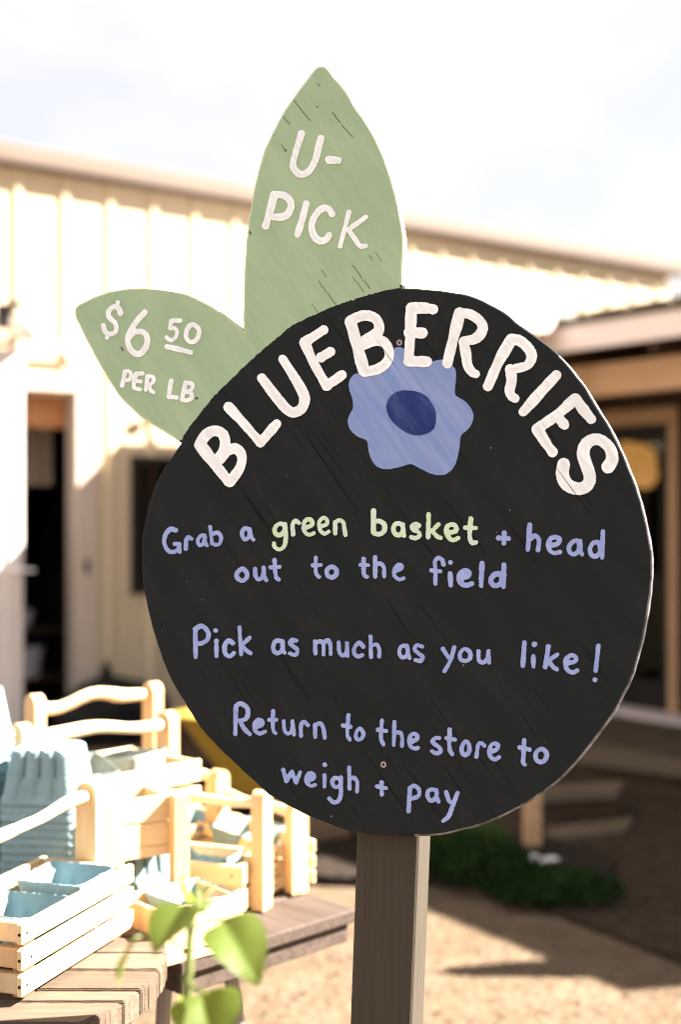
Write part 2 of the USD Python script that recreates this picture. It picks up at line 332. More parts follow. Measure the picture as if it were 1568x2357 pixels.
part(bld, 'inner_wall', cat_([bx(door_l - .9, door_l - .86, .05, 3.2, 0, 2.6), bx(door_r + .35, door_r + .39, .05, 3.2, 0, 2.6), bx(door_l - .86, door_r + .35, 3.16, 3.2, 0, 2.6),
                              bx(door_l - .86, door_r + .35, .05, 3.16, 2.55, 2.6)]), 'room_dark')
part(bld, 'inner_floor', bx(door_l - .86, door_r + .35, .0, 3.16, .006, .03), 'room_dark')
# door frame, header, sliding leaf
part(bld, 'door_jamb', bx(door_r, door_r + .145, -.05, .10, 0, door_h + .02, .006), 'trim_cream')
part(bld, 'door_jamb', bx(door_l - .12, door_l, -.05, .10, 0, door_h + .02, .006), 'trim_cream')
part(bld, 'door_header', bx(door_l - .12, door_r + .145, -.056, .10, door_h + .022, door_h + .12, .006), 'trim_cream')
part(bld, 'inner_lintel', bx(door_l + .003, door_r - .003, .11, .16, door_h - .19, door_h + .02), 'lintel_wood', label='orange-brown timber lintel inside the doorway')
part(bld, 'strike_plate', bx(door_r + .055, door_r + .085, -.056, -.05, 1.0, 1.09), 'lamp_dark')
def wt2(px, off):
    r = (px - CX) / F; return (r * (7.95 - .805 * off) + 1.76 - .593 * off) / (.805 - .593 * r)
dl, dr = door_l - .45, wt2(54, .125)
leaf = part(bld, 'sliding_door', cat_([bx(dr - .11, dr, -.125, -.075, .03, 2.34, .006), bx(dl, dl + .11, -.125, -.075, .03, 2.34, .006), bx(dl + .11, dr - .11, -.12, -.08, .03, .22, .004),
                                       bx(dl + .11, dr - .11, -.12, -.08, 2.2, 2.34, .004), bx(dl + .11, dr - .11, -.112, -.088, .22, 2.2)]), 'door_white')
part(leaf, 'handle', cat_([place(trimesh.creation.cylinder(.024, .012, sections=20), (dr - .06, -.131, 1.04), rx=math.pi / 2), tube([(dr - .06, -.13, 1.04), (dr - .06, -.17, 1.04), (dr - .02, -.178, 1.04), (dr + .045, -.178, 1.035)], .010)]), 'tub_white')
part(bld, 'door_track', bx(dl - .05, door_r + .1, -.075, -.056, 2.36, 2.40), 'trim_cream')
# dark window right of the doorway
wf = part(bld, 'window', cat_([bx(win_l, win_r, -.03, .04, win_t - .05, win_t, .004), bx(win_l, win_r, -.03, .04, win_b, win_b + .05, .004), bx(win_l, win_l + .05, -.028, .04, win_b + .05, win_t - .05), bx(win_r - .05, win_r, -.028, .04, win_b + .05, win_t - .05)]), 'lamp_dark')
part(wf, 'pane', bx(win_l + .05, win_r - .05, .0, .006, win_b + .05, win_t - .05), 'pane_glass')
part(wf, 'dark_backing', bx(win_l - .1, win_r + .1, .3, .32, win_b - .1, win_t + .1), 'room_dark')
# unseen roof on posts, added to cast shade on the lower wall
c0 = 1.27
cn = thing('corner_canopy', 'unseen free-standing roof added to shade the lower wall', 'canopy', A0, TH)
part(cn, 'roof_sheet', bx(c0 + .02, 2.62, -1.9, -.44, 2.552, 2.578), 'shed_metal')
part(cn, 'fascia', bx(c0 + .02, 2.36, -1.93, -1.902, 2.45, 2.55), 'fascia_white'); part(cn, 'fascia', bx(c0, c0 + .018, -1.93, -.42, 2.45, 2.56), 'fascia_white'); part(cn, 'fascia', bx(c0 + .02, 2.36, -.438, -.42, 2.45, 2.55), 'fascia_white')
for x in (c0 + .05, 2.26):
    for y in (-1.85, -.72): part(cn, 'post', bx(x, x + .07, y, y + .07, 0, 2.528, .004), 'beam_wood')
# wall lamp
lx = wt(22); lamp = thing('wall_lamp', 'round white lamp on dark bracket high on the cream wall', 'lamp', A0 + AD * lx + AN * .03 + [0, 0, 2.48], TH)
gl = trimesh.creation.icosphere(3, .10); gl.apply_scale((1, .9, 1)); part(lamp, 'globe', place(gl, (.035, -.15, -.005)), 'globe_white', smooth=True)
part(lamp, 'bracket', cat_([bx(-.10, -.02, -.06, 0, -.02, .13, .01), tube([(-.05, -.05, .08), (-.03, -.12, .13), (.035, -.15, .10)], .022)]), 'lamp_dark')
vb = thing('wall_box', 'small dark box on the wall by the left leaf of the sign', 'box', A0 + AD * wt(335) + AN * .03 + [0, 0, 1.955], TH)
part(vb, 'body', bx(-.04, .04, -.03, 0, 0, .045, .006), 'lamp_dark'); part(vb, 'lid', bx(-.045, .045, -.034, 0, .046, .052), 'lamp_dark')
# things in the doorway
sh = thing('store_shelf', 'dark shelf holding white tubs inside the open doorway', 'shelf', A0 + AD * wt2(95, -.55) - AN * .55, TH)
for z in (.30, .62): part(sh, 'board', bx(-.42, .22, 0, .35, z - .025, z), 'brown_board')
for x in (-.42, .19): part(sh, 'upright', bx(x, x + .03, .0, .35, .03, .98), 'room_dark')
def tubm(r0, r1, h):
    prof = [(0, 0), (r0, 0), (r1, h), (r1 + .006, h), (r1 + .006, h + .012), (r1 - .004, h + .012), (r1 - .004, h), (r0 - .004, .008), (0, .008)]
    return trimesh.creation.revolve(np.array(prof), sections=28)
for (x, z, r, h, lab) in ((-.06, .30, .13, .17, 'wide white tub on the lower board of the doorway shelf'), (-.12, .62, .12, .09, 'shallow white tub on the upper board of the doorway shelf')):
    tb = thing('white_tub', lab, 'tub', A0 + AD * (wt2(95, -.55) + x) - AN * .70 + [0, 0, z], TH)
    part(tb, 'bowl', tubm(r * .8, r, h), 'tub_white'); part(tb, 'lid', place(trimesh.creation.cylinder(r * 1.06, .012, sections=28), (0, 0, h + .02)), 'tub_white')
hs = thing('hanging_sheet', 'beige cloth sheet hanging inside the dark doorway', 'cloth', A0 + AD * wt2(92, -.5) - AN * .5, TH)
xs = np.linspace(-.16, .085, 25); V = np.array([(x, .02 * math.sin(x * 70), z) for z in (1.55, 1.75, 2.0) for x in xs])
Q = np.array([(r * 25 + i, r * 25 + i + 1, (r + 1) * 25 + i + 1, (r + 1) * 25 + i) for r in range(2) for i in range(24)])
part(hs, 'cloth', (V, Q), 'cloth_beige', smooth=True); part(hs, 'rail', tube([(-.35, 0, 2.01), (.2, 0, 2.01)], .012), 'lamp_dark')
# black sacks and yellow tub by the wall
bagc = A0 + AD * wt2(262, .3) + AN * .3; bag = thing('black_sack', 'slumped black sack on the ground beside the doorway', 'sack', (bagc[0], bagc[1], 0), TH)
sp = trimesh.creation.icosphere(4, 1.0); v = sp.vertices.copy(); v *= (1 + .28 * (meshkit.fbm(v * 2.2 + 9, 4, 3) - .5))[:, None]
v = np.c_[v[:, 0] * .36, v[:, 1] * .24, np.maximum(v[:, 2], -.75) * .22 + .166]; sp.vertices = v; part(bag, 'body', sp, 'black_bag', smooth=True)
part(bag, 'tied_neck', place(trimesh.creation.cone(.05, .12, sections=12), (-.05, 0, .385)), 'black_bag')
yc = at(668, 1700, 5.45); yt = thing('yellow_barrow', 'yellow wheelbarrow tray half hidden behind the lower left of the sign', 'wheelbarrow', (yc[0], yc[1], 0), -.5)
def loft(rings):
    n = len(rings[0]); V = np.concatenate(rings); Fq = [(i * n + j, i * n + (j + 1) % n, (i + 1) * n + (j + 1) % n, (i + 1) * n + j) for i in range(len(rings) - 1) for j in range(n)]
    return V, np.array(Fq)
def rrect(hx, hy, r, z, n=5, cx=0.0):
    out = []
    for (sx, sy, a0) in ((1, 1, 0), (-1, 1, 90), (-1, -1, 180), (1, -1, 270)):
        for k in range(n + 1):
            a = math.radians(a0 + 90 * k / n); out.append((cx + sx * (hx - r) + r * math.cos(a), sy * (hy - r) + r * math.sin(a), z))
    return np.array(out)
rings = [rrect(.20, .16, .06, .22), rrect(.40, .29, .09, .52), rrect(.43, .32, .10, .53), rrect(.43, .32, .10, .545), rrect(.38, .27, .09, .53), rrect(.19, .15, .05, .235)]
V, Q = loft(rings); m = trimesh.Trimesh(V, np.vstack([Q[:, [0, 1, 2]], Q[:, [0, 2, 3]]])); n_ = len(rings[0])
cap = trimesh.Trimesh(np.vstack([V[:n_], V[:n_].mean(0), V[-n_:], V[-n_:].mean(0)]), [(n_, (j + 1) % n_, j) for j in range(n_)] + [(2 * n_ + 1, n_ + 1 + j, n_ + 1 + (j + 1) % n_) for j in range(n_)])
part(yt, 'tray', cat_([m, cap]), 'yellow_plastic', smooth=40)
for s in (-1, 1): part(yt, 'handle', tube([(-.15, s * .10, .20), (.3, s * .2, .30), (.75, s * .28, .50)], .018), 'lamp_dark'); part(yt, 'leg', tube([(.15, s * .17, .26), (.2, s * .2, 0)], .014), 'lamp_dark')
part(yt, 'wheel', place(trimesh.creation.torus(.13, .04, 24, 10), (-.34, 0, .17), rx=math.pi / 2), 'black_bag', smooth=True)
part(yt, 'axle_fork', cat_([tube([(-.34, s * .06, .17), (-.15, s * .10, .20)], .012) for s in (-1, 1)] + [tube([(-.34, -.07, .17), (-.34, .07, .17)], .01)]), 'lamp_dark')

# ------------------------------------------------------------------ porch building on the right
B0 = np.array([1.909, 8.6, 0.0]); BTH = math.atan2(-.809, .588); BX = np.array([.588, -.809, 0]); BI = np.array([.809, .588, 0])
def bl(px, y):
    """local x on the porch building of photo column px at local depth y"""
    r = (px - CX) / F; n = 6.60 + y; d = n / (.809 * r + .588); p = np.array([r * d, d, 0]); return float((p - B0) @ BX)
pb = thing('porch_building', 'low building with shaded timber porch at the right edge', 'building', B0, BTH)
XL, XR = -3.0, 4.7
djl, djr = bl(1545, 0) - .98, bl(1541, 0)
DT = 1.95
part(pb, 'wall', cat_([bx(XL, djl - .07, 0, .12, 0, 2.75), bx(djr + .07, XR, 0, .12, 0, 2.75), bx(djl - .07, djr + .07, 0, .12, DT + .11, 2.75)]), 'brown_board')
part(pb, 'door_casing', bx(djl - .075, djr + .075, -.022, .08, DT, DT + .105, .005), 'frame_wood')
for (a, b) in ((djl - .07, djl), (djr, djr + .07)): part(pb, 'door_casing', bx(a, b, -.02, .08, .06, DT - .002, .005), 'frame_wood')
gd = part(pb, 'glass_door', cat_([bx(djl + .004, djl + .09, .03, .07, .07, DT - .005), bx(djr - .09, djr - .004, .03, .07, .07, DT - .005), bx(djl + .09, djr - .09, .03, .07, DT - .12, DT - .005),
                                  bx(djl + .09, djr - .09, .03, .07, .07, .28), bx(djl + .09, djr - .09, .03, .07, .86, .93)]), 'lamp_dark')
part(gd, 'pane', bx(djl + .09, djr - .09, .046, .052, .93, DT - .12), 'pane_glass'); part(gd, 'pane', bx(djl + .09, djr - .09, .046, .052, .28, .86), 'pane_glass')
part(gd, 'knob', place(trimesh.creation.icosphere(2, .03), (djl + .05, -.01, 1.0)), 'screw_steel', smooth=True)
part(pb, 'threshold', bx(djl - .09, djr + .25, -.16, .10, .056, .098, .004), 'sill_white')
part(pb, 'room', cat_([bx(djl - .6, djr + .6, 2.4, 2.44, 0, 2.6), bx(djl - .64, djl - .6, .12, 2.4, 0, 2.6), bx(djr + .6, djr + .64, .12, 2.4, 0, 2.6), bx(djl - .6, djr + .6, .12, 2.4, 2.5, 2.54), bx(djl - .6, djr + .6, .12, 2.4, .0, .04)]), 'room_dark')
YF = -.94
part(pb, 'fascia', bx(XL, XR, YF, YF + .03, 2.335, 2.485, .004), 'fascia_white')
part(pb, 'gable_board', bx(XL, XR, YF - .012, YF + .04, 2.488, 2.512), 'rusty_cap')
ms = []
for k in range(int((XR - XL) / .305)): ms.append(bx(XL + .1 + k * .305, XL + .15 + k * .305, YF - .02, 3.0, 2.505, 2.548, .012))
slope = math.radians(6)
part(pb, 'porch_roof', place(cat_([bx(XL - .02, XR, YF - .018, 3.4, 2.513, 2.53)] ), (0, 0, 0)), 'rusty_cap')
part(pb, 'roof_ribs', cat_(ms), 'rusty_cap')
part(pb, 'porch_beam', bx(XL, XR, -.74, -.66, 2.075, 2.27, .005), 'beam_wood')
for k in range(10): part(pb, 'rafter', bx(XL + .2 + k * .75, XL + .245 + k * .75, YF + .03, -.002, 2.275, 2.40), 'brown_board')
for x in (-2.6, 1.9, 4.5): part(pb, 'porch_post', bx(x, x + .09, -.745, -.655, .05, 2.072, .005), 'beam_wood')
part(pb, 'porch_slab', bx(XL, XR, YF - .06, -.002, 0.0, .05, .01), 'concrete')
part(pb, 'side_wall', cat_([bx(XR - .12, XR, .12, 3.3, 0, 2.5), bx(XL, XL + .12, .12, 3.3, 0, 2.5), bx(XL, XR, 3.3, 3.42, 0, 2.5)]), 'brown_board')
mu = [(-3.2, .02), (6.6, .02), (6.6, -2.3), (2.2, -2.35), (1.2, -2.0), (.2, -2.25), (-.8, -2.1), (-1.6, -1.5), (-3.2, -1.2)]  # outline of the dark strip painted where the porch shade falls
mu = [B0 + BX * x + BI * (y - 1.01) for x, y in mu]
mm = extrude(Polygon(catmull([q[:2] for q in mu], 6, True)).buffer(0), .0, .028); 
tag(usdkit.mesh(stage, npath('/World', 'dark_mulch'), mm, '/World/Looks/ground_shade', smooth=False), 'dark strip along the front of the porch, shade put into its colour', 'ground_shade', kind='structure')
pn = thing('paper_notice', 'warm yellow panel at the porch door glass, painted in place of a reflection', 'painted_reflection', B0, BTH)  # added panel painted as the warm reflection in the door glass
xn = bl(1475, .03); pp = Polygon([(-.15, .03), (.07, 0), (.12, .05), (.10, .19), (.03, .24), (-.15, .26)]).buffer(.03, 8); mq = extrude(pp, 0, .002); mq.apply_transform(np.array([[1, 0, 0, xn], [0, 0, -1, .026], [0, 1, 0, 1.56], [0, 0, 0, 1.0]])); mq.fix_normals(); part(pn, 'sheet', mq, 'reflection_yellow', smooth=False)
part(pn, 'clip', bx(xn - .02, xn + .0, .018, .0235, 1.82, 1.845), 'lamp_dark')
# step stand, stake, rocks, bed, plants
s0 = on(1590, 1990, 0)
st = thing('wooden_steps', 'low brown wooden steps in the shade below the porch', 'steps', (0, 0, 0), 0)
def plank_between(p, q, w, t, depth_dir):
    p, q = np.array(p), np.array(q); d = np.array(depth_dir, float); d /= np.linalg.norm(d); V = []
    for z in (0, -t):
        for a in (p, q, q + d * w, p + d * w): V.append(a + [0, 0, z])
    m = trimesh.convex.convex_hull(np.array(V)); return m
dd = (.35, .94, 0)
t1a, t1b = on(1335, 1842, .09), on(1640, 1872, .09); t2a, t2b = on(1240, 1832, .13), on(1345, 1818, .13)
part(st, 'tread', plank_between(at(1330, 1742, 6.3), at(1680, 1790, 6.0), .30, .03, dd), 'step_wood')
part(st, 'tread', plank_between(at(1238, 1832, 5.75), at(1420, 1822, 5.8), .26, .03, dd), 'step_wood')
part(st, 'tread', plank_between(at(1240, 1936, 5.3), at(1440, 1910, 5.5), .26, .03, dd), 'step_wood')
def riser(p, q, z0): 
    p, q = np.array(p), np.array(q); off = np.array([.02, .05, 0]); V = [p + off, q + off, p + off * 1.7, q + off * 1.7]
    V = [a - [0, 0, .031] for a in V]; V += [np.array([a[0], a[1], z0]) for a in V]; return trimesh.convex.convex_hull(np.array(V))
part(st, 'riser', riser(at(1330, 1742, 6.3), at(1680, 1790, 6.0), .0), 'brown_board'); part(st, 'riser', riser(at(1244, 1832, 5.75), at(1416, 1822, 5.8), .0), 'brown_board')
part(st, 'riser', riser(at(1246, 1936, 5.3), at(1436, 1910, 5.5), .0), 'brown_board')
sk = on(1225, 1975, 0); stk = thing('short_post', 'short tan timber post rising from pale rocks by the steps', 'post', sk, .2)
part(stk, 'shaft', bx(-.031, .031, -.031, .031, 0, .75, .004), 'beam_wood'); part(stk, 'cap', bx(-.038, .038, -.038, .038, .752, .775, .006), 'beam_wood')
for i, (px, py, s, lab) in enumerate(((1216, 2003, .062, 'larger pale rock at the foot of the short timber post, on its left'), (1262, 1998, .05, 'smaller pale rock at the foot of the short timber post, on its right'))):
    q = on(px, py, 0); m = trimesh.creation.icosphere(3, 1.0); vv = m.vertices * (1 + .5 * (meshkit.fbm(m.vertices * 1.5 + i * 7, 3, i) - .5))[:, None]
    m.vertices = vv * (s, s * .8, s * .7) + [0, 0, s * .55]; o = usdkit.mesh(stage, npath('/World', 'rock'), m, '/World/Looks/rock_pale', smooth=True)
    o.AddTranslateOp().Set(Gf.Vec3d(*map(float, q + [0, -.06, 0]))); tag(o, lab, 'rock')
bed = [on(*p, 0)[:2] for p in ((640, 1990), (830, 1962), (1010, 1950), (1210, 1950), (1380, 2010), (1350, 2060), (1150, 2040), (1000, 2035), (860, 2040), (730, 2035))]
bp = Polygon(bed).buffer(.08).buffer(-.02); bm = extrude(bp, 0.012, .035); bm = bm.subdivide().subdivide(); vv = bm.vertices; top = vv[:, 2] > .03; vv[top, 2] += .035 * meshkit.fbm(vv[top] * 9, 3, 2)
bm.vertices = vv; tag(usdkit.mesh(stage, npath('/World', 'soil_bed'), bm, '/World/Looks/soil_shadow', smooth=True), 'soil bed with low plants beside the porch, shadow put into its dark colour', 'soil bed', kind='structure')
def leaf_cluster(n, rad, h, seed, size=(.03, .06)):
    r = np.random.default_rng(seed); V, Fc = [], []
    for k in range(n):
        a = r.uniform(0, 6.28); q = rad * math.sqrt(r.random()); zt = h * (1 - (q / rad) ** 2 * .7) * r.uniform(.35, 1)
        c = np.array([q * math.cos(a), q * math.sin(a), zt]); d = np.array([math.cos(a + r.normal(0, .8)), math.sin(a + r.normal(0, .8)), r.normal(.35, .5)]); d /= np.linalg.norm(d)
        s = np.cross(d, r.normal(size=3)); s /= np.linalg.norm(s); L = r.uniform(*size); w = L * r.uniform(.22, .4); b = len(V)
        V += [c - d * L / 2, c + s * w - d * L * .05, c + d * L / 2, c - s * w - d * L * .05]; Fc += [(b, b + 1, b + 2), (b, b + 2, b + 3)]
    return trimesh.Trimesh(np.array(V), Fc, process=False)
for i, (px, py, rad, h, n, lab) in enumerate(((1045, 2010, .17, .16, 420, 'low green plant in the soil bed just right of the sign post'), (1125, 2030, .20, .17, 520, 'bushy green plant between the sign post and the pale rocks'),
        (1225, 2062, .17, .05, 480, 'spreading green plant in front of the pale rocks'), (1310, 2062, .2, .09, 420, 'low dark green plant right of the pale rocks'), (1105, 1985, .13, .21, 200, 'pale green plant behind the bushy one, left of the short post'))):
    q = on(px, py, 0.02); t = thing('bed_plant', lab, 'plant', (q[0], q[1], .03), 0, None)
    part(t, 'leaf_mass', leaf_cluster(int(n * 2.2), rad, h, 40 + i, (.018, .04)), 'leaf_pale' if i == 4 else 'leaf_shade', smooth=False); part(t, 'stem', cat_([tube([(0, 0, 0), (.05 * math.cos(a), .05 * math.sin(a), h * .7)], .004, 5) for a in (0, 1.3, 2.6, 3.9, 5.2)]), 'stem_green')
cs = thing('clipped_shrub', 'slim cone-shaped shrub added out of view past the right edge to cast a shadow', 'shrub', (2.15, 4.17, 0), 0)  # foliage cone added out of view to throw a ground shadow
part(cs, 'trunk', tube([(0, 0, 0), (0, 0, 1.3)], [.03, .01]), 'far_bark')
rq = np.random.default_rng(5); V, Fc = [], []
for k in range(3200):
    z = .08 + 1.42 * rq.random() ** 1.3; a = rq.uniform(0, 6.28); q = .30 * (1 - z / 1.62) * math.sqrt(rq.random()); c = np.array([q * math.cos(a), q * math.sin(a), z]); d = rq.normal(size=3); d /= np.linalg.norm(d); e = np.cross(d, rq.normal(size=3)); e /= np.linalg.norm(e); b = len(V)
    V += [c - d * .03, c + e * .014, c + d * .03, c - e * .014]; Fc += [(b, b + 1, b + 2), (b, b + 2, b + 3)]
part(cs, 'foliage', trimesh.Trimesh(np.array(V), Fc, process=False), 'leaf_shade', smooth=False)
# ------------------------------------------------------------------ far tree past the building's end
ft = thing('far_tree', 'bare-looking tree far off past the building end at the right', 'tree', (8.3, 32, 0), 0)
r = random.Random(4)
part(ft, 'trunk', tube([(0, 0, 0), (.1, 0, 3), (.05, .1, 6)], [.22, .16, .09]), 'far_bark')
ms = []
for k in range(40):
    z = r.uniform(3, 6); a = r.uniform(0, 6.28); L = r.uniform(.8, 2.0); b = np.array([.06, .05, z]); e = b + np.array([math.cos(a) * L, math.sin(a) * L, L * .75]); ms.append(tube([b, (b + e) / 2 + [0, 0, -.1], e], [.05, .03, .008], 5))
br = part(ft, 'limb', cat_(ms), 'far_bark')
lc = leaf_cluster(1600, 2.3, 3.2, 77, (.08, .16)); lc.apply_translation((0, 0, 4.0)); part(ft, 'crown', lc, 'leaf_far', smooth=False)
# ------------------------------------------------------------------ round spool table (front left)
KN, KB = 1.06, 1.06
Z1, Z2 = H - .665 * KN, .63
SC, SR = np.array([-.631, 1.93]) * KN, .37 * KN
spt = thing('round_table', 'round weathered table of grey-brown planks at the lower left corner', 'table', (SC[0], SC[1], 0), 0)
disc = Point(0, 0).buffer(SR, 64)
seams = [1.50, 1.575, 1.652, 1.700, 1.775, 1.818, 1.895, 1.970, 2.045, 2.12, 2.19, 2.26, 2.31]
seams = [q * KN for q in seams]
for k, (a, b) in enumerate(zip(seams[:-1], seams[1:])):
    pl = disc.intersection(sbox(-1, a - SC[1] + .0012, 1, b - SC[1] - .0012))
    if pl.is_empty: continue
    pl = pl.buffer(-.003).buffer(.003)
    dz = random.Random(k).uniform(-.002, .001) - (.002 if k == 2 else 0)
    rj = np.random.default_rng(k); pl = pl.segmentize(.012); cc = np.array(pl.exterior.coords)[:-1]; cc += rj.normal(0, .0007, cc.shape); pl = Polygon(cc).buffer(0)
    lays = [(0, Z1 - .038), (0, Z1 - .005 + dz), (.0015, Z1 - .002 + dz), (.004, Z1 + dz)]
    ms = [extrude(pl, lays[0][1], lays[1][1])]
    for (i0, z0), (i1, z1) in zip(lays[1:-1], lays[2:]): ms.append(extrude(pl.buffer(-i1), z0 - .0004, z1))
    part(spt, 'top_plank', cat_(ms), 'spool_plank', smooth=20)
for (ang, wd, hh) in ((-27, .19, .36), (-150, .2, .36), (95, .2, .36)):
    ca, sa = math.cos(math.radians(ang)), math.sin(math.radians(ang)); R_ = .355
    M = np.array([[ -sa, -ca, 0, R_ * ca], [ca, -sa, 0, R_ * sa], [0, 0, 1, 0], [0, 0, 0, 1.0]])
    for q in range(2):
        m = bx(-wd / 2, wd / 2, 0, .025, .36 - q * .35, Z1 - .0385 - q * .326, .003); m.apply_transform(M); part(spt, 'leg_board', m, 'spool_plank', smooth=20)
    ms = []
    for (u, zz) in ((.045, Z1 - .068), (.06, Z1 - .103), (-.05, Z1 - .075)):
        m = trimesh.creation.cylinder(.0095, segment=[(u, .0, zz), (u, -.004, zz)], sections=16); m.apply_transform(M); ms.append(m)
    part(spt, 'bolt_heads', cat_(ms), 'brown_board', kind='stuff')
# ------------------------------------------------------------------ plank table (behind)
cor = np.array([.0315, (H - Z2) * F / 912]); e1 = np.array([-.7071, -.7071]); e2 = np.array([-.7071, .7071])
pt = thing('plank_table', 'low grey plank table with a corner reaching the sign post', 'table', (cor[0], cor[1], 0), math.radians(225))
LX, LY = .42, 1.3       # local +x runs along e1, local -y runs along e2
npl = 9; wpl = LY / npl
for k in range(npl):
    part(pt, 'top_plank', bx(.0, LX, -(k + 1) * wpl + .003, -k * wpl - (.003 if k else 0), Z2 - .025, Z2, .003), 'grey_plank', smooth=20)
part(pt, 'apron', bx(.012, LX - .012, -.036, -.012, Z2 - .062, Z2 - .027, .002), 'grey_plank'); part(pt, 'apron', bx(.012, LX - .012, -LY + .012, -LY + .036, Z2 - .062, Z2 - .027, .002), 'grey_plank')
part(pt, 'apron', bx(.012, .036, -LY + .038, -.038, Z2 - .062, Z2 - .027, .002), 'grey_plank'); part(pt, 'apron', bx(LX - .036, LX - .012, -LY + .038, -.038, Z2 - .062, Z2 - .027, .002), 'grey_plank')
for (x0, x1) in ((.22, .12), (.36, .40)):
    for y in (-.12, -1.1): part(pt, 'leg', tube([(x0, y, Z2 - .05), (x1, y, 0.0)], .014, 10), 'steel_leg', smooth=True)
part(pt, 'brace', tube([(.20, -.12, .45), (.39, -.12, .20)], .012), 'steel_leg'); part(pt, 'brace', tube([(.375, -.14, .40), (.375, -1.08, .40)], .012), 'pipe_white')
# ------------------------------------------------------------------ carriers and baskets
def branch(p, q, r, seed, wob=.008, n=15):
    rr = np.random.default_rng(seed); p, q = np.array(p, float), np.array(q, float); s = np.linspace(0, 1, n); L = np.linalg.norm(q - p)
    a = (q - p) / L; u = np.cross(a, [0, 0, 1.0]); u /= np.linalg.norm(u); w = np.cross(u, a)
    f = np.sin(np.pi * s)[:, None]
    ph = rr.uniform(0, 6.28, 4)
    path = p + (q - p) * s[:, None] + f * wob * (np.sin(5 * s + ph[0])[:, None] * u + (1.2 * np.sin(4.5 * s + ph[1]) + .5 * np.sin(11 * s + ph[2]))[:, None] * w)
    rad = r * (1 + .10 * np.sin(9 * s + ph[3]) + rr.normal(0, .03, n)); return tube(path, rad, 14)
def post_mesh(w, t, z0, z1):
    pr = unary_union([sbox(-w / 2, z0, w / 2, z1 - w / 2), Point(0, z1 - w / 2).buffer(w / 2, 16)]).buffer(-.002).buffer(.002)
    m = extrude(pr, -t / 2, t / 2); m.apply_transform(np.array([[0, 0, 1, 0], [1, 0, 0, 0], [0, 1, 0, 0], [0, 0, 0, 1.0]])); m.fix_normals(); return m
def carrier(label, loc, heading, L=.34, W=.165, h=.092, Hp=.235, nsl=3, seed=0, sides=(1, 1), handle=True, tilt=0.0, pw=.039, ptk=.026, pr=.0098, group='wooden berry carriers on the tables', wob=.008, ends='slat'):
    """local x = the carrier's long axis (heading measured from straight ahead, towards the right); origin at the base centre"""
    th = math.pi / 2 - math.radians(heading)
    c = thing('berry_carrier' if handle else 'berry_crate', label, 'carrier' if handle else 'crate', loc, th, group if handle else None)
    sl = h / (nsl + (nsl - 1) * .28); gp = sl * .28; t = .010
    foot = .010
    for s in (-1, 1):
        for k in range(nsl):
            z0 = foot + k * (sl + gp)
            part(c, 'side_slat', bx(-L / 2, L / 2, s * W / 2 - (t if s > 0 else 0), s * W / 2 + (0 if s > 0 else t), z0, z0 + sl, .0015), 'pine_long', smooth=20)
    for e in (-1, 1):
        for k in range(nsl):
            z0 = foot + k * (sl + gp)
            part(c, 'end_slat', bx(e * (L / 2 - .014) - .007, e * (L / 2 - .014) + .007, -W / 2 + t + .0015, W / 2 - t - .0015, z0, z0 + sl, .0015), 'pine_up' if k % 2 else 'pine_long', smooth=20)
        for s in (-1, 1):
            part(c, 'corner_cleat', bx(e * (L / 2 - .036) - .0145, e * (L / 2 - .036) + .0145, s * (W / 2 - t - .0105) - .0095, s * (W / 2 - t - .0105) + .0095, 0, foot + h - .006, .001), 'pine_up')
        if handle:
            p_ = post_mesh(pw, ptk, .002, Hp + (tilt if e < 0 else 0)); p_.apply_translation((e * (L / 2 - .0065 + ptk / 2), 0, 0)); part(c, 'handle_post', p_, 'pine_up', smooth=30)
    for k in range(3):
        w3 = (W - 2 * t - .006) / 3; y0 = -W / 2 + t + .003 + k * w3
        part(c, 'base_slat', bx(-L / 2 + .052, L / 2 - .052, y0 + .003, y0 + w3 - .003, .011, .018), 'pine_long')
    if handle:
        zz = Hp - pw * .62; part(c, 'handle_pole', branch((-L / 2 - .008, 0, zz + tilt), (L / 2 + .008, 0, zz), pr, seed, wob), 'branch_wood', smooth=True)
    nails = [trimesh.creation.cylinder(.0024, segment=[(e * (L / 2 - .012 - .012 * (k % 2)), s * (W / 2 - .001), foot + k * (sl + gp) + sl * .5), (e * (L / 2 - .012 - .012 * (k % 2)), s * (W / 2 + .0006), foot + k * (sl + gp) + sl * .5)], sections=8) for e in (-1, 1) for s in (-1, 1) for k in range(nsl)]
    nails += [trimesh.creation.cylinder(.0024, segment=[(e * (L / 2 - .006), s * (W / 2 - .005), foot + k * (sl + gp) + sl * .5), (e * (L / 2 + .0006), s * (W / 2 - .005), foot + k * (sl + gp) + sl * .5)], sections=8) for e in (-1, 1) for s in (-1, 1) for k in range(nsl)]
    part(c, 'nail_heads', cat_(nails), 'lamp_dark', kind='stuff')
    return c
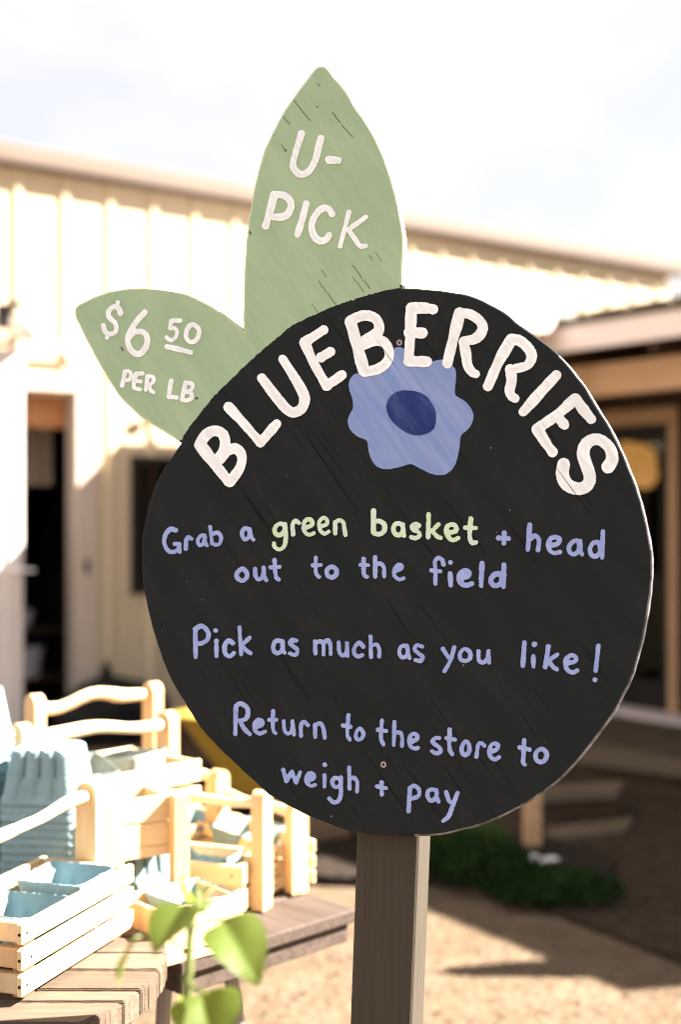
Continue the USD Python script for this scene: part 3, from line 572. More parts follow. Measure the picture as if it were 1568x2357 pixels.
def basket_mesh(hx=.060, hy=.060, h=.080, tp=.80, n=24, rib=.0036):
    def ring(s, z, rr, wave=0.0):
        out = []; hh = hx * s; rad = min(rr, hh * .5)
        for side in range(4):
            for k in range(n):
                u = -1 + 2 * (k + .5) / n; lat = u * (hh - rad * .3); edge = max(0, abs(u) - (1 - rad / hh)) / (rad / hh)
                dep = hh - rad * (1 - math.sqrt(max(0, 1 - min(1, edge) ** 2))) * .6 - wave * max(0, math.cos((abs(u) - .0) * math.pi * 4)) ** .7 * (1 if abs(u) < .8 else 0)
                out.append([(lat, -dep), (dep, lat), (-lat, dep), (-dep, -lat)][side] + (z,))
        return np.array(out)
    jit = np.random.default_rng(3); S_ = lambda z: tp + (1 - tp) * z / h * .97
    zs = [.004, .012, .040, .052, .066]
    rings = [ring(tp * .93, 0, .014)] + [ring(S_(z), z, .014, rib * w) for z, w in zip(zs, (1, 1, .8, .4, 0))] + [ring(1, h * .9, .012), ring(1.012, h - .0015, .012), ring(1.014, h, .012), ring(.992, h + .0004, .012), ring(.968, h * .9, .012)]
    rings += [ring(S_(z) - .035, z, .013, rib * w) for z, w in zip(zs[::-1], (0, .4, .8, 1, 1))] + [ring(tp * .9, .0065, .013)]
    rings[8][:, 2] += jit.normal(0, .0006, len(rings[8])); rings[9][:, 2] += jit.normal(0, .0005, len(rings[9]))
    k = len(rings[0]); V = np.concatenate(rings); Fc = []
    slots = {n // 4 - 1, n // 2 - 1, n // 2 - 1 + n // 4}
    for i in range(len(rings) - 1):
        for j in range(k):
            if i in (2, 13) and (j % n) in slots: continue
            q = (j + 1) % k; A, B, C, D = i * k + j, i * k + q, (i + 1) * k + q, (i + 1) * k + j; Fc += [(A, B, C), (A, C, D)]
    V = np.vstack([V, [0, 0, 0], [0, 0, .0065]]); a = len(V) - 2; b = (len(rings) - 1) * k
    Fc += [(a, (j + 1) % k, j) for j in range(k)] + [(a + 1, b + j, b + (j + 1) % k) for j in range(k)]
    return trimesh.Trimesh(V, np.array(Fc), process=False)
BASK = basket_mesh()
BG = 'blue-green pulp baskets'
first_b = None
def basket(label, p, rz=0.0, flip=False, group=None, scale=1.0):
    global first_b
    if flip: 
        t = thing('berry_basket', label, 'basket', p, rz, group); m = place(BASK, (0, 0, .0805), rx=math.pi); m.apply_scale(scale); part(t, 'shell', m, 'pulp', smooth=40); return t
    if first_b is None:
        t = thing('berry_basket', label, 'basket', p, rz, group); part(t, 'shell', BASK, 'pulp', smooth=40); first_b = t; return t
    return copy_of(first_b, p, rz, label, group)
def inside(c_loc, heading, dx, dy=0.0, dz=.0185):
    th = math.pi / 2 - math.radians(heading); return np.array([c_loc[0] + dx * math.cos(th) - dy * math.sin(th), c_loc[1] + dx * math.sin(th) + dy * math.cos(th), c_loc[2] + dz])
def mid(p, q): return (np.array(p) + np.array(q)) / 2
rz_of = lambda hd: math.pi / 2 - math.radians(hd)
# A: nearest carrier on the spool table
hA, LA, WA = 18.5, .321 * KN, .165 * KN
rightn = np.array([-.4293, 1.757]) * KN; rightf = np.array([-.327, 2.062]) * KN; dirA = np.array([math.sin(math.radians(hA)), math.cos(math.radians(hA))]); perpA = np.array([-dirA[1], dirA[0]])
cA = (rightn + rightf) / 2 + perpA * WA / 2; cA = (cA[0], cA[1], Z1 + .001)
carrier('nearest slatted pine carrier on the round table, holding two open baskets', cA, hA, LA, WA, .104, .246, 3, 11, wob=.006)
basket('open blue-green basket at the far end of the nearest carrier', inside(cA, hA, .080, -.011, .036), rz_of(hA))
basket('open blue-green basket at the near end of the nearest carrier', inside(cA, hA, -.058, -.011, .024), rz_of(hA) + .05)
# stack of inverted baskets behind it
def stack(n, p, rz, pitch, z, labs, grp):
    fst = None
    for k in range(n):
        zz = z + k * pitch; j = random.Random(k * 7 + int(n)); dx, dy, dr = j.uniform(-.0012, .0012), j.uniform(-.0012, .0012), j.uniform(-.012, .012)
        top = k == n - 1
        lab, g = (labs[1], None) if top else (labs[0], grp)
        if fst is None: fst = basket(lab, (p[0] + dx, p[1] + dy, zz), rz + dr, True, g, 1.16)
        else: copy_of(fst, (p[0] + dx, p[1] + dy, zz), rz + dr, lab, g)
        if top: pass
pS = (-.523, 2.335)
stack(14, pS, math.radians(-4), .0140, Z1 + .013, ('upturned blue-green basket nested in the tall stack behind the nearest carrier', 'topmost upturned basket, ribs showing, on the tall stack behind the nearest carrier'), 'nested baskets of the tall stack')
stack(17, (-.69, 2.375), math.radians(-28), .0160, Z1 + .038, ('upturned basket nested in the higher stack cut off by the left edge', 'topmost upturned basket of the higher stack at the left edge'), 'nested baskets of the left edge stack')
for i, (x, y, l) in enumerate(((pS[0], pS[1], 'thin pine board under the tall stack of baskets'), (-.69, 2.375, 'thin pine board under the left edge stack of baskets'))):
    t = thing('pine_board', l, 'board', (x, y, Z1 + .002), math.radians(-4 - 24 * i)); hgt = (.012, .037)[i]
    part(t, 'board', bx(-.085, .085, -.085, .085, .006, hgt, .002), 'pine_long'); part(t, 'runner', bx(-.08, -.06, -.08, .08, 0, .0055), 'pine_long'); part(t, 'runner', bx(.06, .08, -.08, .08, 0, .0055), 'pine_long')
# B: slatted riser on corner legs, upturned baskets beneath
bl_ = np.array([-.405, 2.16]) * KB; br_ = np.array([-.277, 2.238]) * KB; hb = math.atan2(br_[1] - bl_[1], br_[0] - bl_[0])
ri = thing('slatted_riser', 'slatted pine riser box on corner legs in the middle of the carriers', 'riser', (bl_[0], bl_[1], Z2 + .001), hb)
wB, dB, zt0, zt1 = .158, .12, H - .58 * KB - Z2, H - .483 * KB - Z2
for k in range(3):
    z0 = zt1 - .045 - k * .0475
    if z0 < zt0 - .012: z0, hh = zt0 - .006, .022
    else: hh = .044
    for y0 in (0, dB - .010): part(ri, 'side_slat', bx(0, wB - .013, y0, y0 + .010, z0, z0 + hh, .0015), 'pine_long')
for x0 in (.012, wB - .012):
    part(ri, 'end_board', bx(x0 - .010, x0 + .0, .0105, dB - .0105, zt0, zt1 - .004), 'pine_up')
for x0 in (wB - .0315, .0): 
    for y0 in (-.012, dB - .0): part(ri, 'leg', bx(x0 + (.011 if x0 else 0), x0 + .0425, y0 - .012 if y0 < 0 else y0 + .001, y0 + .011 if y0 < 0 else y0 + .012, 0, zt1 + .001, .002), 'pine_up')
part(ri, 'shelf', bx(.013, wB - .024, .0105, dB - .0105, zt0, zt0 + .01), 'pine_long')
for i, (x, y, z, l) in enumerate(((-.365 * KB, 2.28 * KB, Z2 + .001, 'lower of two upturned baskets under the slatted riser'), (-.362 * KB, 2.283 * KB, Z2 + .05, 'upper of two upturned baskets under the slatted riser'))):
    basket(l, (x, y, z), .5 + i * .1, True)
# C, D: carriers at the back, high handles, on hidden boxes
pC0, pC1 = np.array([-.602, 2.575]) * KB, np.array([-.398, 2.755]) * KB; hC = math.degrees(math.atan2(*(pC1 - pC0))); LC = float(np.linalg.norm(pC1 - pC0)) - .01
cC = (*mid(pC0, pC1), H - .615 * KB); carrier('hindmost pine carrier, its crooked handle highest against the dark doorway', cC, hC, LC, .17 * KB, .09 * KB, .256 * KB, 3, 5, wob=.014, pr=.0135, pw=.046)
hD = 42.0; pD = np.array([-.345, 2.60]) * KB; dD = np.array([math.sin(math.radians(hD)), math.cos(math.radians(hD))]); LD = .33 * KB
cD = (*(pD - dD * (LD / 2 + .007)), H - .58 * KB); carrier('back pine carrier with grey baskets and a long straight branch handle', cD, hD, LD, .215 * KB, .092 * KB, .184 * KB, 2, 8, tilt=.018, wob=.005, pr=.0125, pw=.046)
for i, dx in enumerate((.07, -.065)):
    q = inside(cD, hD, dx, -.02, .03); t = thing('grey_basket', ('grey-green basket leaning at the right inside the back carrier', 'grey-green basket at the left inside the back carrier')[i], 'basket', q, rz_of(hD) + .25 - i * .5)
    part(t, 'shell', place(BASK, (0, 0, .012), rx=-.12 + .3 * i), 'pulp_grey', smooth=40)
for i, (c_, hd, zz, l) in enumerate(((cC, hC, cC[2], 'pine box lifting the hindmost carrier at the far table edge'), (cD, hD, cD[2], 'pine box carrying the back carrier, behind the slatted riser'))):
    t = thing('riser_box', l, 'box', (c_[0], c_[1], Z2 + .001), rz_of(hd)); hh = zz - Z2 - .003
    part(t, 'lid', bx(-.15, .15, -.075, .075, hh - .012, hh, .002), 'pine_long')
    for s in (-1, 1): part(t, 'side_board', bx(-.14, .14, s * .066 - .005, s * .066 + .005, 0, hh - .0125), 'pine_long'); part(t, 'end_board', bx(s * .136 - .004, s * .136 + .004, -.06, .06, 0, hh - .0125), 'pine_up')
# F, G, H: carriers on the right of the table
def by_end(px, py, z, hd, L, label, seed, **k):
    e = on(px, py, z); d = np.array([math.sin(math.radians(hd)), math.cos(math.radians(hd))]); c = e[:2] - d * (L / 2 + .008); loc = (c[0], c[1], z + .001); carrier(label, loc, hd, L, seed=seed, **k); return loc
fF = by_end(505, 1995, Z2, 128, .30, 'pine carrier behind the middle, its round-topped post beside the riser', 21, W=.155, h=.085, Hp=.205, nsl=3, wob=.012)
basket('blue-green basket inside the carrier just right of the slatted riser', inside(fF, 128, -.03, 0, .025), rz_of(128))
basket('blue-green basket at the near end of the carrier right of the slatted riser', inside(fF, 128, .085, 0, .012), rz_of(128))
gG = by_end(604, 2094, Z2, 112, .33, 'front right pine carrier with a tall post, its base near the table edge', 22, W=.13, h=.085, Hp=.225, nsl=2, wob=.006)
basket('blue-green basket in the front right carrier near its tall post', inside(gG, 112, .045, 0, .012), rz_of(112))
hH = by_end(684, 2056, Z2, 142, .28, 'rightmost pine carrier, square handle frame nearest the sign post', 23, W=.105, h=.085, Hp=.178, nsl=3, wob=.003)
basket('blue-green basket inside the rightmost carrier', inside(hH, 142, -.03, 0, .02), rz_of(142))
# K: pale solid crate at the table edge behind the foreground plant
k0, k1 = on(376, 2226, Z2), on(560, 2176, Z2); hk = math.atan2(*(k1 - k0)[:2][::-1])
kc = thing('pale_crate', 'pale solid-sided pine crate at the table edge behind the young plant', 'crate', (k0[0], k0[1], Z2 + .001), hk)
LK = float(np.linalg.norm((k1 - k0)[:2])); hK = .088
slot = lambda x: sbox(x - .008, .011, x + .008, .018)
fr = sbox(0, 0, LK, hK).difference(unary_union([slot(LK * t) for t in (.3, .55, .8)]))
m = extrude(fr, 0, .012); m.apply_transform(np.array([[1, 0, 0, 0], [0, 0, 1, 0], [0, 1, 0, 0], [0, 0, 0, 1.0]])); m.fix_normals(); part(kc, 'front_board', m, 'pine_long', smooth=20)
part(kc, 'back_board', bx(0, LK, .128, .14, 0, hK, .002), 'pine_long'); part(kc, 'end_board', bx(0, .012, .0125, .1275, 0, hK - .002, .002), 'pine_up'); part(kc, 'end_board', bx(LK - .012, LK, .0125, .1275, 0, hK - .002, .002), 'pine_up')
part(kc, 'base', bx(.0125, LK - .0125, .0125, .1275, .001, .008), 'pine_long')
dK = np.array([math.cos(hk), math.sin(hk)]); nK = np.array([-dK[1], dK[0]])
basket('blue-green basket standing in the pale crate', (*(k0[:2] + dK * LK * .62 + nK * .07), Z2 + .0095), hk)
# ------------------------------------------------------------------ young plant in front
pl0 = at(430, 2357, 1.22)
yp = thing('young_plant', 'young bright green plant out of focus in front of the tables', 'plant', (pl0[0], pl0[1], 0), 0)
def rel(px, py, d): return at(px, py, d) - np.array([pl0[0], pl0[1], 0])
stemp = [(0.02, .01, 0), (.01, 0, .5), rel(432, 2357, 1.22), rel(434, 2240, 1.22), rel(440, 2130, 1.23), rel(452, 2080, 1.235), rel(455, 2050, 1.24)]
sm = catmull(stemp, 8); part(yp, 'stem', tube(sm, np.linspace(.006, .0028, len(sm)), 9), 'stem_green', smooth=True)
def leaf_mesh(base, tip, width, normal, fold=.35, curl=.15, heart=True, n=16):
    base, tip = np.array(base, float), np.array(tip, float); a = tip - base; L = np.linalg.norm(a); a /= L
    nn = np.array(normal, float); nn -= a * (nn @ a); nn /= np.linalg.norm(nn); s = np.cross(nn, a); V = []; m = 7
    for i in range(n + 1):
        t = i / n; w = width * (math.sin(math.pi * min(1, t ** .62)) ** .85 if heart else math.sin(math.pi * t ** .8)) * .5
        w = max(w, .0004)
        for j in range(-m, m + 1):
            u = j / m; h = fold * abs(u) * w * (1 - .4 * abs(u)) - curl * L * (t - .4) ** 2 + .04 * width * math.sin(7 * t + 2 * u) * abs(u)
            V.append(base + a * L * (t - (.06 * abs(u) * math.sin(math.pi * t) if heart and t < .4 else 0)) + s * w * u + nn * h)
    k = 2 * m + 1; Q = [(i * k + j, i * k + j + 1, (i + 1) * k + j + 1, (i + 1) * k + j) for i in range(n) for j in range(k - 1)]
    return np.array(V), np.array(Q)
def lf(b, t, w, nrm, **k):
    part(yp, 'leaf', leaf_mesh(b, t, w, nrm, **k), 'leaf_young', smooth=True)
n1 = np.array([-.35, -.75, .55])
lf(rel(428, 2078, 1.2), rel(352, 2196, 1.16), .047, (-.45, -.75, .3), fold=.5)
part(yp, 'leaf_stalk', tube([rel(440, 2120, 1.225), rel(438, 2095, 1.215), rel(428, 2078, 1.2)], .0015, 6), 'stem_green')
lf(rel(512, 2115, 1.22), rel(598, 2262, 1.17), .060, (.35, -.8, .3), fold=.4)
part(yp, 'leaf_stalk', tube([rel(442, 2135, 1.23), rel(480, 2118, 1.225), rel(512, 2115, 1.22)], .0015, 6), 'stem_green')
lf(rel(455, 2082, 1.235), rel(413, 2020, 1.21), .020, (-.5, -.6, -.4), fold=.6)
lf(rel(452, 2078, 1.235), rel(500, 2030, 1.25), .010, (.2, -.4, .8), fold=.6)
lf(rel(452, 2092, 1.23), rel(500, 2066, 1.26), .012, (.2, -.4, .8), fold=.6)
lf(rel(468, 2282, 1.21), rel(492, 2420, 1.17), .068, (.05, -.85, .4), fold=.5)
part(yp, 'leaf_stalk', tube([rel(434, 2260, 1.22), rel(448, 2272, 1.215), rel(468, 2282, 1.21)], .0016, 6), 'stem_green')
lf(rel(448, 2100, 1.235), rel(476, 2086, 1.27), .016, (.1, -.5, .8), fold=.5)
lf(rel(450, 2072, 1.24), rel(462, 2036, 1.26), .009, (-.2, -.8, .2), fold=.6)
lf(rel(436, 2300, 1.22), rel(404, 2348, 1.25), .020, (-.4, -.6, .4), fold=.5)
part(yp, 'leaf_stalk', tube([rel(452, 2080, 1.235), rel(478, 2058, 1.24), rel(492, 2040, 1.245)], .0013, 6), 'beam_wood')
lf(rel(310, 2158, 1.2), rel(268, 2270, 1.15), .022, (-.8, -.3, .2), fold=.8, heart=False)
part(yp, 'leaf_stalk', tube([rel(436, 2200, 1.225), rel(370, 2140, 1.23), rel(310, 2158, 1.2)], .0013, 6), 'stem_green')
# ------------------------------------------------------------------ the sign
PSI = math.radians(16.0); SX = np.array([math.cos(PSI), -math.sin(PSI), 0]); SN = np.array([math.sin(PSI), math.cos(PSI), 0])
SO = at(893, 1940, 1.81); SO[2] = 0
sign = thing('blueberry_sign', 'hand-painted round blueberry price sign with two green leaves on a post', 'sign', SO, -PSI)
def loc2(xy, yl):
    """photo plan -> board-local (x, z) on the plane y = yl"""
    xy = np.asarray(xy, float); r = (xy[:, 0] - CX) / F; s = -(xy[:, 1] - CY) / F
    t = (SN @ SO + yl) / (SN[0] * r + SN[1]); return np.c_[(r * t - SO[0]) * SX[0] + (t - SO[1]) * SX[1], H + s * t]
YB = -.020                     # board's front face
def zin(z, x0, y0, sc):        # points of an enlarged detail -> photo plan
    return (np.array([x0, y0]) + np.asarray(z, float) / sc) * .6272
P1 = lambda z: zin(z, 860, 200, 2.2656); P2 = lambda z: zin(z, 250, 1030, 2.24); P3 = lambda z: zin(z, 680, 1080, 2.24)
P4 = lambda z: zin(z, 1250, 1050, 2.6133); P5 = lambda z: zin(z, 1650, 1150, 2.24)
Q1 = lambda z: zin(z, 560, 1860, 2.24); Q2 = lambda z: zin(z, 1220, 1840, 2.6133); Q3 = lambda z: zin(z, 1780, 1880, 3.0154)
Q4 = lambda z: zin(z, 680, 2260, 2.0632); Q5 = lambda z: zin(z, 1440, 2300, 1.8233); Q6 = lambda z: zin(z, 840, 2540, 2.24)
Q7 = lambda z: zin(z, 1360, 2600, 2.24); Q8 = lambda z: zin(z, 1000, 2760, 2.1778)
disk_px = np.array([(924, 664), (1000, 668), (1080, 681), (1150, 712), (1192, 745), (1245, 783), (1295, 824), (1340, 878), (1377, 937), (1415, 1000), (1448, 1072), (1475, 1146), (1487, 1192), (1500, 1255), (1504, 1310),
    (1499, 1370), (1490, 1430), (1477, 1493), (1458, 1558), (1436, 1604), (1413, 1646), (1361, 1716), (1325, 1760), (1285, 1800), (1235, 1836), (1181, 1868), (1115, 1897), (1045, 1916), (994, 1924), (900, 1924), (819, 1915), (755, 1896),
    (694, 1870), (627, 1833), (610, 1821), (540, 1757), (476, 1693), (436, 1636), (381, 1539), (346, 1428), (332, 1365), (327, 1314), (326, 1265), (329, 1220), (342, 1165), (357, 1117), (381, 1072), (415, 1023), (426, 997), (458, 955), (491, 915), (552, 854), (600, 810), (640, 776), (678, 747), (726, 724), (776, 703), (820, 688), (863, 675)], float)
big_px = P1([(1395, 1945), (1400, 1800), (1408, 1650), (1408, 1520), (1390, 1380), (1365, 1250), (1320, 1080), (1270, 920), (1215, 785), (1150, 650), (1085, 545), (1020, 455), (960, 350), (900, 265), (820, 170), (768, 108), (750, 97), (728, 94), (700, 99), (660, 130), (570, 250), (480, 370), (390, 510), (310, 665), (250, 800), (205, 950), (165, 1100), (130, 1280), (105, 1460), (90, 1650), (80, 1820), (72, 2000), (74, 2275)])
left_px = P2([(1432, 396), (1400, 370), (1340, 320), (1260, 260), (1160, 195), (1050, 140), (960, 105), (860, 82), (740, 65), (600, 58), (450, 68), (330, 90), (200, 140), (110, 182), (72, 205), (53, 240), (52, 270), (63, 315), (120, 430), (200, 590), (300, 765), (400, 925), (530, 1065), (680, 1180), (800, 1250), (860, 1290), (918, 1330)])
dk = Polygon(catmull(disk_px, 5, True))
bgl = Polygon(np.vstack([catmull(big_px, 5), [(700, 1000), (900, 900)]])); lfl = Polygon(np.vstack([catmull(left_px, 5), [(560, 1000), (760, 1000)]]))
whole = unary_union([dk, bgl.buffer(0), lfl.buffer(0)]).buffer(.8).buffer(-.8)
if whole.geom_type != 'Polygon': whole = max(whole.geoms, key=lambda q: q.area)
whole = Polygon(whole.exterior).segmentize(5.0)
jr = np.random.default_rng(12)
def dens(poly): return Polygon(loc2(np.array(poly.exterior.coords), YB), [loc2(np.array(h.coords), YB) for h in poly.interiors])
wl = shapely.geometry.polygon.orient(dens(whole), 1.0); dkl = dens(dk)
o = np.array(wl.exterior.coords)[:-1]; nO = len(o)
tg = np.roll(o, -1, 0) - np.roll(o, 1, 0); tg /= np.linalg.norm(tg, axis=1, keepdims=True); nrm = np.c_[tg[:, 1], -tg[:, 0]]     # outward (ccw)
RR, TT = .0032, .0185
prof = [(RR, 0.0)] + [(RR * (1 - math.sin(a)), RR * (1 - math.cos(a))) for a in np.radians([22, 45, 68, 90])] + [(0, TT - .0015), (.0015, TT)]
rings = []
wob = (meshkit.fbm(np.c_[o * 55, np.zeros(nO)], 3, 4) - .5) * .0016
for q, (ins, dep) in enumerate(prof):
    p2 = o - nrm * (ins + (wob if 0 < q else wob * .3)[:, None] * (1 if q else .3)); rings.append(np.c_[p2[:, 0], np.full(nO, YB + dep), p2[:, 1]])
front = Polygon(rings[0][:, [0, 2]]).buffer(0)
def up(poly, y, th):
    """flat poly in (x, z) -> a slab whose face looks to -y"""
    m = extrude(poly, 0, th); m.apply_transform(np.array([[1, 0, 0, 0], [0, 0, -1, y + th], [0, 1, 0, 0], [0, 0, 0, 1.0]])); m.fix_normals(); return m
def face(poly, y):
    ms = []
    for g in getattr(poly, 'geoms', [poly]):
        if g.geom_type != 'Polygon' or g.area < 1e-8: continue
        v, f = trimesh.creation.triangulate_polygon(g, engine='earcut'); ms.append(trimesh.Trimesh(np.c_[v[:, 0], np.full(len(v), y), v[:, 1]], f, process=False))
    m = cat_(ms); 
    if len(m.faces) and m.face_normals[:, 1].mean() > 0: m.invert()
    return m
# brushed border between black and green
dkb = dkl.segmentize(.004); c_ = np.array(dkb.exterior.coords)[:-1]; c_ += (jr.normal(0, .00045, c_.shape)); dkb = Polygon(c_).buffer(0)
ring_is_disk = np.array([dkl.buffer(.004).contains(Point(*q)) for q in o])
def rim(mask, a, b):
    V = np.concatenate(rings[a:b + 1]); Fc = []
    for k in range(b - a):
        for j in np.nonzero(mask)[0]:
            q = (j + 1) % nO; A, B, C, D = k * nO + j, k * nO + q, (k + 1) * nO + q, (k + 1) * nO + j; Fc += [(A, C, B), (A, D, C)]
    m = trimesh.Trimesh(V, Fc, process=False); m.remove_unreferenced_vertices(); return m
brd = part(sign, 'round_board', face(front.intersection(dkb), YB), 'board_black', smooth=False)
lv_f = front.difference(dkb)
lvs = sorted([g for g in getattr(lv_f, 'geoms', [lv_f]) if g.geom_type == 'Polygon' and g.area > 1e-4], key=lambda g: -g.area)
dcx, dcy = np.array(dkl.centroid.coords)[0]; ang = np.degrees(np.arctan2(o[:, 1] - dcy, o[:, 0] - dcx))
sun_side = ring_is_disk & (ang < 50) & (ang > -84)  # rim stretch facing the sun; its paler material paints in that sunlight
def runs(mask):
    k0 = next((k for k in range(nO) if not mask[k]), 0); out, cur = [], np.zeros(nO, bool)
    for k in range(k0, k0 + nO):
        if mask[k % nO]: cur[k % nO] = True
        elif cur.any(): out.append(cur); cur = np.zeros(nO, bool)
    if cur.any(): out.append(cur)
    return out
for q in runs(ring_is_disk & ~sun_side): part(sign, 'board_rim', rim(q, 0, 5), 'board_black', smooth=60)
for q in runs(sun_side): part(sign, 'worn_rim', rim(q, 0, 5), 'board_edge', smooth=60, label='rim of the board on the right, sunlight put into its paler colour')
notch = np.argmin(np.hypot(*(o - loc2([(559, 757)], YB)[0]).T)); lm = ~ring_is_disk; lm[notch] = False
for q in runs(lm): part(sign, 'leaf_rim', rim(q, 0, 5), 'leaf_edge', smooth=60)
q = np.zeros(nO, bool); q[notch] = True; part(sign, 'leaf_notch', rim(q, 0, 5), 'leaf_edge', smooth=False)
part(sign, 'leaf_board', face(lv_f, YB), 'board_green', smooth=False)
bk = face(Polygon(rings[-1][:, [0, 2]]).buffer(0), YB + TT); bk.invert(); part(sign, 'back_face', bk, 'board_edge', smooth=False)
# post
def pcorner(px, py, y): q = loc2([(px, py)], y)[0]; return np.array([q[0], y, q[1]])
YP = YB + TT + .0006
L1, L2, R1, R2 = pcorner(822, 1918, YP), pcorner(806, 2357, YP), pcorner(965, 1925, YP), pcorner(948, 2357, YP)
ext = lambda a, b, z: a + (b - a) * ((z - a[2]) / (b[2] - a[2]))
ztop, DP = 1.62, .080
c4 = []
for z in (-.03, ztop):
    l, r_ = ext(L1, L2, z), ext(R1, R2, z); e = .003
    c4 += [l + [e, 0, 0], l + [0, e, 0], r_ + [-e, 0, 0], r_ + [0, e, 0], r_ + [0, DP - e, 0], r_ + [-e, DP, 0], l + [e, DP, 0], l + [0, DP - e, 0]]
part(sign, 'post', trimesh.convex.convex_hull(np.array(c4)), 'post_paint', smooth=20)
# lettering
stroke_no = 0
def stroke_px(pts, w, closed=False, sharp=False):
    p = np.asarray(pts, float)
    if not sharp: p = catmull(p, 6, closed)
    if closed: p = np.vstack([p, p[:1]])
    global stroke_no
    stroke_no += 1; sr = random.Random(stroke_no); ph, ph2 = sr.uniform(0, 6.28), sr.uniform(0, 6.28)
    ls = LineString(p); n = max(4, int(ls.length / (w * .35))); q = [ls.interpolate(k / n, normalized=True) for k in range(n + 1)]
    rad = [w / 2 * (1 + .065 * math.sin(ph + 5.5 * k / n) + .045 * math.sin(ph2 + 13 * k / n) + (.04 - .09 * k / n if not closed else 0)) for k in range(n + 1)]
    cs_ = [a.buffer(r, 8) for a, r in zip(q, rad)]
    return unary_union([shapely.convex_hull(unary_union([a, b])) for a, b in zip(cs_[:-1], cs_[1:])]).buffer(.25 * w).buffer(-.25 * w) if not closed else unary_union([shapely.convex_hull(unary_union([a, b])) for a, b in zip(cs_[:-1], cs_[1:])])
def dot(c, r): return Point(*c).buffer(r, 10)
def paint(parent, name, geom_list, T, matn, label, lift=.0007, sc=1.0, rough=.38, core=0):
    """strokes (already in detail coordinates) -> one raised layer of paint on the board"""
    g = unary_union(geom_list)
    out = []
    for poly in getattr(g, 'geoms', [g]):
        poly = shapely.simplify(poly, .4).segmentize(7)
        def mp(c):
            c = np.array(c.coords)[:-1]; q = T(c); q = q + jr.normal(0, rough, q.shape) * .8; return loc2(q, YB)
        out.append(Polygon(mp(poly.exterior), [mp(h) for h in poly.interiors]).buffer(0))
    full = unary_union(out); m = up(full, YB - lift, lift - .0002)
    pr_ = part(parent, name, m, matn, smooth=False, label=label)
    if core:
        inn = full.buffer(-core).simplify(.0004).segmentize(.003); gs = []
        for g_ in getattr(inn, 'geoms', [inn]):
            if g_.is_empty or g_.area < 2e-6: continue
            f_ = lambda r_: np.array(r_.coords)[:-1] + jr.normal(0, .0004, (len(r_.coords) - 1, 2))
            gs.append(Polygon(f_(g_.exterior), [f_(h) for h in g_.interiors]).buffer(0))
        if gs: part(pr_, 'thin_brushed_paint', up(unary_union(gs), YB - lift - .00025, .0002), 'paint_thin', smooth=False)
    return pr_
S = stroke_px
fl = [(60, 985), (80, 930), (100, 885), (140, 845), (230, 830), (400, 800), (500, 660), (515, 602), (555, 588), (600, 598), (700, 680), (860, 725), (970, 708), (1070, 765), (1105, 810), (1108, 900), (1098, 1030), (1130, 1065), (1200, 1110), (1255, 1180), (1277, 1250), (1250, 1340), (1200, 1395), (1155, 1440), (1140, 1560), (1110, 1690), (1060, 1770), (980, 1812), (880, 1803), (780, 1757), (700, 1715), (655, 1710), (560, 1737), (450, 1757), (360, 1737), (300, 1670), (270, 1580), (260, 1500), (230, 1470), (150, 1435), (90, 1370), (70, 1300), (85, 1240), (120, 1170), (115, 1090), (85, 990)][1:]
paint(sign, 'painted_flower', [Polygon(catmull(fl, 4, True)).buffer(0)], P4, 'paint_petal', 'pale blue blossom painted under the arched lettering', .0005)
paint(sign, 'painted_flower_centre', [Polygon(catmull([(440, 1150), (480, 1060), (560, 1010), (660, 1003), (770, 1025), (850, 1085), (905, 1180), (918, 1260), (900, 1360), (840, 1410), (740, 1433), (640, 1410), (540, 1340), (470, 1260)], 4, True))], P4, 'paint_eye', 'dark blue oval at the middle of the blossom', .0009)
W_ = 'paint_white'
